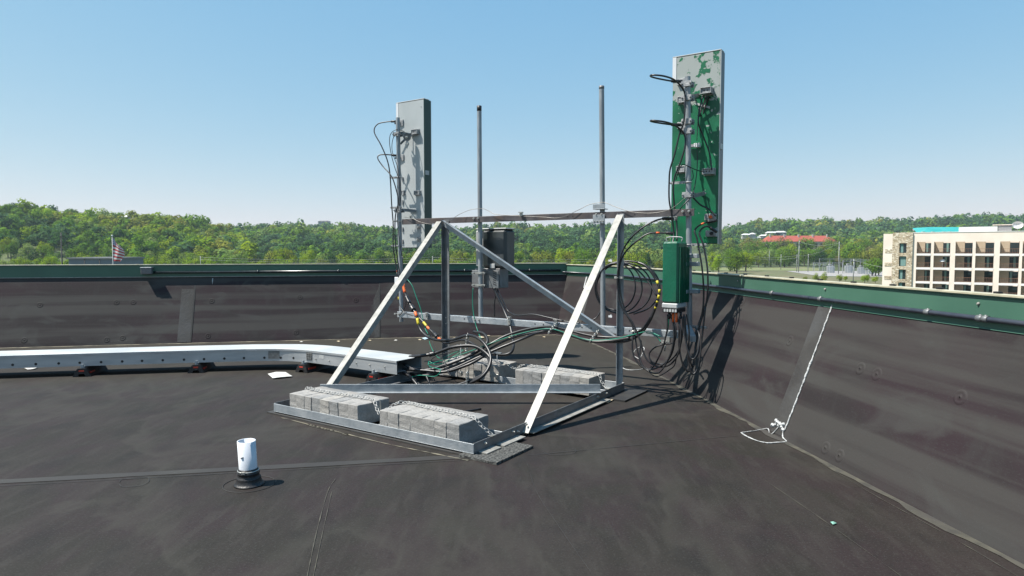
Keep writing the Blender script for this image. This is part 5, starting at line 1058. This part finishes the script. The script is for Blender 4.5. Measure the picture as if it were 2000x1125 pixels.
# the flag hangs: hoist along the pole, fly edge drooping
fl = empty('flag', atY(220, 515, FD), 'red and white striped flag with a blue canton drooping from the white flagpole', 'flag')
M['fred'] = mat('flag_red', (.50, .05, .06), (.56, .07, .08), 3, .8); M['fwhite'] = mat('flag_white', (.72, .70, .70), (.8, .78, .78), 3, .8); M['fblue'] = mat('flag_blue', (.12, .17, .34), (.15, .20, .40), 3, .8)
hT, hB = atY(220, 463, FD), atY(220, 511, FD); fT, fM, fBt = atY(221, 464, FD), atY(243, 491, FD), atY(223, 515, FD)
NS = 13; NC = 8
def flagpt(u_, v_):   # u 0 hoist..1 fly, v 0 top..1 bottom : stripes fall diagonally from the hoist
    hoist = hT + (hB - hT) * (.02 + .95 * v_ ** 1.0) * 1.0
    drop = (hB - hT) * .30 * u_; outw = (fM[0] - hT[0]) * (u_ ** .8) * math.sin(math.pi * min(1, .15 + .62 * v_)) ; 
    p = hoist * 1.0 + drop * (1 - v_ * .9); return np.array([p[0] + outw, FD + .25 * math.sin(u_ * 7 + v_ * 3) * u_, p[2]])
for s_ in range(NS):
    mb = MB(); u0 = 0; vs = []
    for i in range(NC + 1): vs += [flagpt(i / NC, s_ / NS), flagpt(i / NC, (s_ + 1) / NS)]
    vs2 = [v_ + np.array([0, .02, 0]) for v_ in vs]; mb.add(vs, [(2 * i, 2 * i + 2, 2 * i + 3, 2 * i + 1) for i in range(NC)]); mb.add(vs2, [(2 * i, 2 * i + 1, 2 * i + 3, 2 * i + 2) for i in range(NC)])
    obj('stripe', mb, M['fwhite'] if s_ % 2 else M['fred'], fl)
mb = MB(); vs = []
for i in range(4): vs += [flagpt(i / 3 * .30, 0) - np.array([0, .03, 0]), flagpt(i / 3 * .30, 4 / NS) - np.array([0, .03, 0])]
mb.add(vs, [(2 * i, 2 * i + 2, 2 * i + 3, 2 * i + 1) for i in range(3)]); ct = obj('canton', mb, M['fblue'], fl)
for i in range(5):
    for j in range(4):
        c = flagpt(.02 + .26 * (i + .5) / 5, (4 / NS) * (j + .5) / 4) - np.array([0, .045, 0]); P5 = [c + np.array([math.sin(2 * math.pi * k / 10), 0, math.cos(2 * math.pi * k / 10)]) * (.07 if k % 2 == 0 else .03) for k in range(10)]
        obj('star', MB().add([c] + P5, [(0, 1 + k, 1 + (k + 1) % 10) for k in range(10)]), M['fwhite'], ct)

# ------------------------------------------------------------------ field, road, substation, poles at the right
M['field'] = mat('mown_field', (.16, .19, .06), (.22, .24, .09), .05, .95, c3=(.20, .18, .10), s3=.02)
def patch(name, pts, z, m, kind='structure'):
    P = [G(x, y, z) for x, y in pts]; o = obj(name, MB().add(P, [tuple(range(len(P)))]), m, loc=P[0]); tag(o, kind=kind)
patch('grass_field', [(1395, 521.5), (1560, 521.2), (1600, 524), (1600, 529), (1395, 528)], GZ + .15, M['field'])
M['gravel'] = mat('gravel_yard', (.30, .28, .27), (.40, .38, .36), .3, .95); patch('gravel_yard', [(1535, 529.3), (1735, 529.3), (1760, 541), (1600, 539)], GZ + .1, M['gravel'])
M['scrub'] = mat('dry_scrub', (.12, .12, .05), (.20, .17, .09), .1, .95, c3=(.09, .13, .03), s3=.04); patch('scrub_ground', [(1395, 528.3), (1535, 529.6), (1600, 539.4), (1760, 541.4), (1790, 580), (1395, 560)], GZ + .05, M['scrub'])
M['polegrey'] = mat('grey_steel_pole', (.34, .35, .34), (.42, .43, .42), 2, .6); M['lightwood'] = mat('light_pole', (.26, .25, .22), (.34, .32, .28), 3, .8)
def upole(px, pt, pb, label, w_=.28, D=None, arm_=True):
    b = G(px, pb, GZ) if D is None else np.array([far(px, D), D, GZ]); t_ = atY(px, pt, b[1]); rt = empty('utility_pole', b, label, 'utility pole'); b[2] = GZ
    obj('pole', MB().tube([b, (b[0], b[1], t_[2])], [w_, w_ * .7], 8), M['polegrey'], rt)
    if arm_: obj('crossarm', MB().span((b[0] - 1.6, b[1] - .5, t_[2] - 1.3), (b[0] + 1.6, b[1] - .3, t_[2] - 1.0)), M['oldwood'], rt)
    return np.array([b[0], b[1] - .35, t_[2] - .7])
q = []
for px, pt, pb, lab in ((1458, 497, 522, 'pole nearest the green antenna at the left end of the grass field'), (1502, 490, 523, 'slim pole second from left along the grass field'), (1525, 497, 527, 'third pole from left along the grass field'), (1556, 497, 531, 'thick pole at the left edge of the gravel yard'), (1559.5, 470, 532, 'tall pole rising just right of the thick pole'), (1578, 496, 531, 'leaning grey pole in the middle of the gravel yard'), (1637.5, 472, 535, 'tall slender pole in front of the substation')):
    q.append(upole(px, pt, pb, lab, .30 if pt > 480 else .34))
q.append(upole(1667, 506, 0, 'near grey pole rising from behind the green parapet by the substation', .26, 330))
qL = upole(495 + 350, 500, 0, 'slim pole in the valley belt behind the frame', .2, 380, False); qM = upole(392, 500, 0, 'slim pole behind the left parapet near the valley belt', .2, 372, False); qR = upole(1175, 503, 0, 'slim pole behind the parapet corner', .2, 385, False)
def span_wire(a, b, sag, label, r=.06, n_=14, g=None):
    P = [a + (b - a) * k / n_ - Z * sag * 4 * (k / n_) * (1 - k / n_) for k in range(n_ + 1)]; obj('power_line', MB().tube(P, r, 5), M['polegrey'], label=label, cat='power line', group=g)
span_wire(q[0], q[3], 2.2, 'power line sagging over the grass field from pole to pole'); span_wire(q[0] - Z * 2, q[3] - Z * 2, 2.0, 'lower power line below the one over the grass field')
span_wire(q[3], q[5], .6, 'short power line between the thick pole and the leaning pole'); span_wire(q[5], q[6], 1.2, 'power line from the leaning pole to the tall slender pole'); span_wire(q[4], q[6], 2.5, 'highest power line between the two tall poles')
a = atY(1385, 500, 420); span_wire(a, q[0], 1.5, 'power line running from behind the green antenna to the first field pole')
a = atY(1850, 540, 250); span_wire(q[7], a, 1.0, 'power line from the near grey pole towards the hotel')
a0 = atY(-60, 506, 360); 
for dz in (0, -1.3): span_wire(qM + Z * dz, qL + Z * dz, 1.6, 'pale wire across the valley trees behind the left rear pole, %s one' % ('upper' if dz == 0 else 'lower'), .055); span_wire(qL + Z * dz, qR + Z * dz, 1.2, 'pale wire across the valley trees behind the right strut, %s one' % ('upper' if dz == 0 else 'lower'), .055)
# substation
M['tank'] = mat('pale_transformer_paint', (.50, .52, .52), (.60, .62, .62), 1, .5)
for k, (px, py, h_, lab) in enumerate(((1622, 533, 6.0, 'leftmost pale transformer tank in the substation'), (1657, 533, 6.2, 'tallest pale transformer in the middle of the substation'), (1682, 535, 5.2, 'third pale transformer from left in the substation'), (1698, 536, 5.2, 'rightmost pale transformer in the substation'))):
    b = G(px, py, GZ); rt = empty('transformer', b, lab, 'transformer'); obj('tank', MB().box(b + Z * h_ * .45, (1.5, 1.4, h_ * .45)), M['tank'], rt, bevel=.1)
    for sx_ in (-1, 1):
        mb = MB()
        for j in range(5): mb.box(b + np.array([sx_ * 2.1, -1 + .5 * j, h_ * .46]), (.5, .1, h_ * .42))
        mb.box(b + np.array([sx_ * 1.75, 0, h_ * .7]), (.3, 1.2, .12)); obj('radiator', mb, M['tank'], rt)
    for j in (-1, 0, 1): obj('bushing', MB().tube([b + np.array([j * 1.0, 0, h_ * .9]), b + np.array([j * 1.2, 0, h_ * .9 + 1.6])], [.22, .1], 8), M['oldwood'], rt)
    obj('conservator', MB().tube([b + np.array([-1.4, .6, h_ + .3]), b + np.array([1.0, .6, h_ + .3])], .45, 10), M['tank'], rt)
def gantry(px0, px1, py, top, label):
    a, b = G(px0, py, GZ), G(px1, py, GZ); b = a + (b - a); zt = atY(px0, top, a[1])[2]; rt = empty('substation_gantry', a, label, 'gantry')
    n_ = max(2, int((px1 - px0) / 18) + 1)
    for k in range(n_): p = a + (b - a) * k / (n_ - 1); obj('post', MB().span((p[0] - .2, p[1] - .2, GZ), (p[0] + .2, p[1] + .2, zt)), M['polegrey'], rt)
    mb = MB().beam(np.array([a[0], a[1], zt]), np.array([b[0], b[1], zt]), np.array([0, 1., 0]), Z, -.25, .25, 0, .18); mb.beam(np.array([a[0], a[1], zt - 1.2]), np.array([b[0], b[1], zt - 1.2]), np.array([0, 1., 0]), Z, -.25, .25, 0, .18)
    m_ = int((b[0] - a[0]) / 1.4)
    for k in range(m_): x_ = a[0] + (b[0] - a[0]) * k / m_; x2 = a[0] + (b[0] - a[0]) * (k + 1) / m_; y_ = a[1]; mb.tube([(x_, y_, zt - 1.1 if k % 2 else zt + .1), (x2, y_, zt + .1 if k % 2 else zt - 1.1)], .08, 4)
    obj('lattice_beam', mb, M['polegrey'], rt)
gantry(1588, 1645, 530, 513, 'low steel gantry at the left side of the substation'); gantry(1600, 1680, 527.5, 505, 'long steel gantry behind the transformers'); gantry(1646, 1690, 534, 508, 'tall steel gantry at the right of the substation'); gantry(1662, 1712, 530, 507, 'rear steel gantry close to the hotel')
for k, px in enumerate((1591, 1600, 1611)):
    b = G(px, 529, GZ); rt = empty('switch_frame', b, ('left', 'middle', 'right')[k] + ' one of three square white switch frames in the substation', 'switch frame'); z0 = atY(px, 519, b[1])[2]; z1 = atY(px, 513.5, b[1])[2]; w_ = 1.0
    mb = MB().span((b[0] - w_, b[1], z0), (b[0] + w_, b[1] + .2, z0 + .25)).span((b[0] - w_, b[1], z1 - .25), (b[0] + w_, b[1] + .2, z1)).span((b[0] - w_, b[1] + .01, z0 + .25), (b[0] - w_ + .25, b[1] + .19, z1 - .25)).span((b[0] + w_ - .25, b[1] + .01, z0 + .25), (b[0] + w_, b[1] + .19, z1 - .25)); obj('frame', mb, M['tank'], rt); obj('post', MB().span((b[0] - .12, b[1], GZ), (b[0] + .12, b[1] + .2, z0)), M['tank'], rt)

# ------------------------------------------------------------------ hotel
HA = np.array([90.8, 148.0, 0]); HD = np.array([15.0, -11.0, 0]); HD /= np.linalg.norm(HD); HN = np.array([HD[1], -HD[0], 0])   # HN faces us
if HN[1] > 0: HN = -HN
def ha(px): # distance along the facade for a picture column
    r = (px - 1000) / F; return (r * HA[1] - HA[0]) / (HD[0] - r * HD[1])
def hp(a_, n_, z): return HA + HD * a_ + HN * n_ + Z * z
def hbox(mb, a0, a1, n0, n1, z0, z1): return mb.hexa([hp(a0, n0, z0), hp(a1, n0, z0), hp(a1, n1, z0), hp(a0, n1, z0), hp(a0, n0, z1), hp(a1, n0, z1), hp(a1, n1, z1), hp(a0, n1, z1)])
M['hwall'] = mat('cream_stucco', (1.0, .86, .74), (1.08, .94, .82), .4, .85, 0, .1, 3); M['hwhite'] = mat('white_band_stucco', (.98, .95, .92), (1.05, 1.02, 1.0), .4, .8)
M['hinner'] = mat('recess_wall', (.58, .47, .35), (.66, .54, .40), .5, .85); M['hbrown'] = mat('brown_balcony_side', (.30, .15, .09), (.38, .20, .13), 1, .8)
M['curtain'] = mat('teal_curtain', (.16, .30, .28), (.24, .40, .37), 3, .7, stretch=(6, 6, .3)); M['teal'] = mat('teal_metal_roof', (.03, .36, .34), (.05, .42, .40), .3, .5)
m = bpy.data.materials.new('field_stone'); m.use_nodes = True; n = m.node_tree.nodes; l = m.node_tree.links; b = n['Principled BSDF']; b.inputs['Roughness'].default_value = .9
tc = n.new('ShaderNodeTexCoord'); mp = n.new('ShaderNodeMapping'); mp.inputs['Scale'].default_value = (1.4, 1.4, 2.8); l.new(tc.outputs['Object'], mp.inputs[0]); vo = n.new('ShaderNodeTexVoronoi'); vo.inputs['Scale'].default_value = 1.5; l.new(mp.outputs[0], vo.inputs['Vector'])
cr = n.new('ShaderNodeValToRGB'); sp = n.new('ShaderNodeSeparateColor'); l.new(vo.outputs['Color'], sp.inputs[0]); l.new(sp.outputs[0], cr.inputs[0]); cr.color_ramp.elements[0].color = (.34, .27, .18, 1); cr.color_ramp.elements[1].color = (.72, .65, .53, 1); cr.color_ramp.elements.new(.5).color = (.54, .44, .31, 1)
ve = n.new('ShaderNodeTexVoronoi'); ve.feature = 'DISTANCE_TO_EDGE'; ve.inputs['Scale'].default_value = 1.5; l.new(mp.outputs[0], ve.inputs['Vector']); mr = n.new('ShaderNodeMapRange'); mr.inputs[2].default_value = .07; l.new(ve.outputs['Distance'], mr.inputs[0]); mx = n.new('ShaderNodeMixRGB'); l.new(mr.outputs[0], mx.inputs[0]); mx.inputs[1].default_value = (.10, .08, .06, 1); l.new(cr.outputs[0], mx.inputs[2]); l.new(mx.outputs[0], b.inputs['Base Color']); M['stone'] = m
hot = empty('hotel_building', hp(0, 0, GZ), 'cream hotel with rows of recessed balconies and a stone-clad bay at its left end', 'hotel')
zr = lambda py: EYE + (490 - py) * 148 / F
ROWS = [(1.02, 3.62), (-2.10, .56), (-5.22, -2.56), (-8.3, -5.68)]
BAYS = [(1789, 1817), (1822.5, 1854.5), (1864.5, 1898), (1904, 1940), (1951.5, 1989.5), (1995.5, 2034), (2046, 2088), (2094, 2138)]
aL_, aE = ha(1781), ha(2150); zt = zr(455)
# front wall: piers and bands, butted
edges = [(ha(x0), ha(x1)) for x0, x1 in BAYS]; mb = MB(); x = aL_
for (e0, e1) in edges: hbox(mb, x, e0, -.5, 0, ROWS[-1][0], ROWS[0][1]); x = e1
hbox(mb, x, aE, -.5, 0, ROWS[-1][0], ROWS[0][1]); hbox(mb, aL_, aE, -.5, 0, ROWS[0][1], zt); hbox(mb, aL_, aE, -.5, 0, GZ, ROWS[-1][0]); hbox(mb, aL_, aE, -16, -2.6, GZ, zt)
hbox(mb, ha(1724), ha(1742), -15, .3, GZ, zt - .15)
obj('wall', mb, M['hwall'], hot)
for (e0, e1) in edges:
    for k in range(3): obj('floor_band', hbox(MB(), e0, e1, -.5, .06, ROWS[k + 1][1], ROWS[k][0]), M['hwhite'], hot)
rg = np.random.default_rng(3)
for bi, (e0, e1) in enumerate(edges):
    for ri, (z0, z1) in enumerate(ROWS):
        w_ = e1 - e0; left = bi % 2 == 0
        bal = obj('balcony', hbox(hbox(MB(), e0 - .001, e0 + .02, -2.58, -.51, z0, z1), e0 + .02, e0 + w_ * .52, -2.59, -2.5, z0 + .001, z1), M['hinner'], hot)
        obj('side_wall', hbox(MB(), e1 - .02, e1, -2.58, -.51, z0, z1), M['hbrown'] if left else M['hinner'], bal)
        obj('glass_door', hbox(MB(), e0 + w_ * .52, e1 - .03, -2.59, -2.52, z0 + .01, z1 - .25), M['winglass'], bal)
        if rg.random() < .6: c_ = rg.uniform(.55, .8); obj('curtain', hbox(MB(), e0 + w_ * c_, e0 + w_ * (c_ + .13), -2.515, -2.50, z0 + .05, z1 - .3), M['curtain'], bal)
        rl = MB(); hbox(rl, e0, e1, -.30, -.25, z0 + 1.02, z0 + 1.07); hbox(rl, e0, e1, -.30, -.25, z0 + .12, z0 + .16)
        for k in range(int(w_ / .28)): x = e0 + .14 + k * .28; hbox(rl, x, x + .03, -.29, -.26, z0 + .16, z0 + 1.02)
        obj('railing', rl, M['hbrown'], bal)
        if (bi, ri) == (1, 1): 
            c = hp(e0 + w_ * .55, -1.0, z0 + 1.3); rr = [(.02, .55), (.35, .48), (.55, .25), (.6, .0)]; vs = [c + np.array([r_ * math.cos(2 * math.pi * k / 12), r_ * math.sin(2 * math.pi * k / 12), h_]) for r_, h_ in rr for k in range(12)]
            um = empty('parasol', hp(e0 + w_ * .55, -1.0, z0), 'small white parasol on a hotel balcony in the second row', 'parasol'); obj('canopy', MB().add(vs, [(j * 12 + k, j * 12 + (k + 1) % 12, (j + 1) * 12 + (k + 1) % 12, (j + 1) * 12 + k) for j in range(3) for k in range(12)], True), M['white'], um); obj('pole', MB().tube([hp(e0 + w_ * .55, -1.0, z0), c + Z * .5], .03, 6), M['white'], um)
# stone bay with its windows
mb = MB(); a0, a1, w0, w1 = ha(1742), ha(1781), ha(1755.5), ha(1769.5); WR = [(zr(494), zr(475)), (zr(520), zr(500.5)), (zr(545.6), zr(526.5)), (zr(571), zr(552))]
hbox(mb, a0, w0, -3, .35, GZ, zt + .12); hbox(mb, w1, a1, -3, .35, GZ, zt + .12); zz = zt + .12
for z0, z1 in WR: hbox(mb, w0, w1, -3, .35, z1, zz); zz = z0
hbox(mb, w0, w1, -3, .35, GZ, zz); obj('stone_bay', mb, M['stone'], hot)
for i, (z0, z1) in enumerate(WR):
    wn = obj('window', hbox(MB(), w0, w1, -.1, .0, z0, z1), M['winglass'], hot); obj('curtain', hbox(MB(), w0 + .15, w0 + (.75 if i != 1 else 1.4), .005, .03, z0 + .05, z1 - .05), M['curtain'], wn)
    fr = MB(); hbox(fr, w0, w0 + .08, .001, .10, z0, z1); hbox(fr, w1 - .08, w1, .001, .10, z0, z1); hbox(fr, w0 + .08, w1 - .08, .001, .1, z1 - .08, z1); hbox(fr, w0 + .08, w1 - .08, .001, .1, z0, z0 + .08); obj('frame', fr, M['rubber'], wn)
    obj('stone_patch', hbox(MB(), ha(1728), ha(1741), .301, .36, zr(494) - 3.05 * i - .0, zr(487) - 3.05 * i), M['stone'], hot)
obj('parapet_cap', hbox(MB(), aL_, aE, -.6, .08, zt + .001, zt + .12), M['hwhite'], hot)
# things on and behind the hotel roof
a0, a1 = ha(1868), ha(1945); obj('roof_parapet', hbox(MB(), a0, a1, -7, -4, zt - .5, zt + 1.25), M['white'], label='bright white plant enclosure on the hotel roof', cat='roof enclosure')
u_ = empty('rooftop_unit', hp(ha(1950), -5, zt), 'grey rooftop air unit right of the white enclosure on the hotel', 'rooftop unit'); obj('casing', hbox(MB(), ha(1945.5), ha(1974), -6.5, -4.2, zt, zt + 1.5), M['alu_bracket'], u_, bevel=.08); obj('cap', hbox(MB(), ha(1935), ha(1975), -6.8, -4.0, zt + 1.51, zt + 1.65), M['hwall'], u_)
d_ = empty('satellite_dish', hp(ha(1985), -4.5, zt), 'round white dish on the hotel roof at the right edge of the photo', 'dish'); c = hp(ha(1985), -4.5, zt + 1.5); vs = []
for j in range(6):
    for k in range(18): a = 2 * math.pi * k / 18; r_ = 1.0 * j / 5 + .01; vs.append(c + HD * r_ * math.cos(a) + Z * r_ * .75 * math.sin(a) + HN * (.35 * r_ * r_))
obj('reflector', MB().add(vs, [(j * 18 + k, j * 18 + (k + 1) % 18, (j + 1) * 18 + (k + 1) % 18, (j + 1) * 18 + k) for j in range(5) for k in range(18)], True), M['white'], d_); obj('mast', MB().tube([hp(ha(1985), -4.8, zt), c - HN * .2], .1, 8), M['polegrey'], d_)
D = 230; p0, p1 = atY(1792, 457, D), atY(1935, 453, D); tb = empty('teal_roof_building', (p0[0], D, GZ), 'building with a turquoise metal hip roof rising behind the hotel', 'building'); zt2 = p0[2] - .3; zr2 = atY(1850, 443.5, D + 8)[2]
obj('wall', MB().hexa([(p0[0] + .6, D, GZ), (p1[0] - .6, D, GZ), (p1[0] - .6, D + 26, GZ), (far(1799, D + 26), D + 26, GZ), (p0[0] + .6, D, zt2), (p1[0] - .6, D, zt2), (p1[0] - .6, D + 26, zt2), (far(1799, D + 26), D + 26, zt2)]), M['hwall'], tb)
v = [(p0[0], D - .6, zt2), (p1[0], D - .6, zt2), (p1[0], D + 27, zt2), (far(1796, D + 27), D + 27, zt2), (atY(1815, 444, D + 8)[0], D + 8, zr2), (atY(1912, 443, D + 8)[0], D + 8, zr2), (atY(1912, 443, D + 8)[0], D + 18, zr2), (atY(1815, 444, D + 8)[0], D + 18, zr2)]
rf = obj('roof', MB().add(v, [(0, 1, 5, 4), (1, 2, 6, 5), (2, 3, 7, 6), (3, 0, 4, 7), (4, 5, 6, 7), (3, 2, 1, 0)]), M['teal'], tb)
for px in (1803, 1822, 1843, 1855): q_ = atY(px, 454, D + 1); obj('roof_vent', MB().box(q_, (.45, .4, .3)), M['stucco'], rf)

# ------------------------------------------------------------------ haze in the air
m = bpy.data.materials.new('haze'); m.use_nodes = True; n = m.node_tree.nodes; n.clear(); o_ = n.new('ShaderNodeOutputMaterial'); v_ = n.new('ShaderNodeVolumePrincipled')
v_.inputs['Density'].default_value = .00009; v_.inputs['Color'].default_value = (.76, .90, 1, 1); v_.inputs['Anisotropy'].default_value = .2; m.node_tree.links.new(v_.outputs[0], o_.inputs['Volume'])
hz = obj('haze', MB().span((-13000, -3100, GZ - 1.4), (13000, 4700, 150)), m, loc=(0, 0, GZ - 1.4)); tag(hz, kind='stuff')
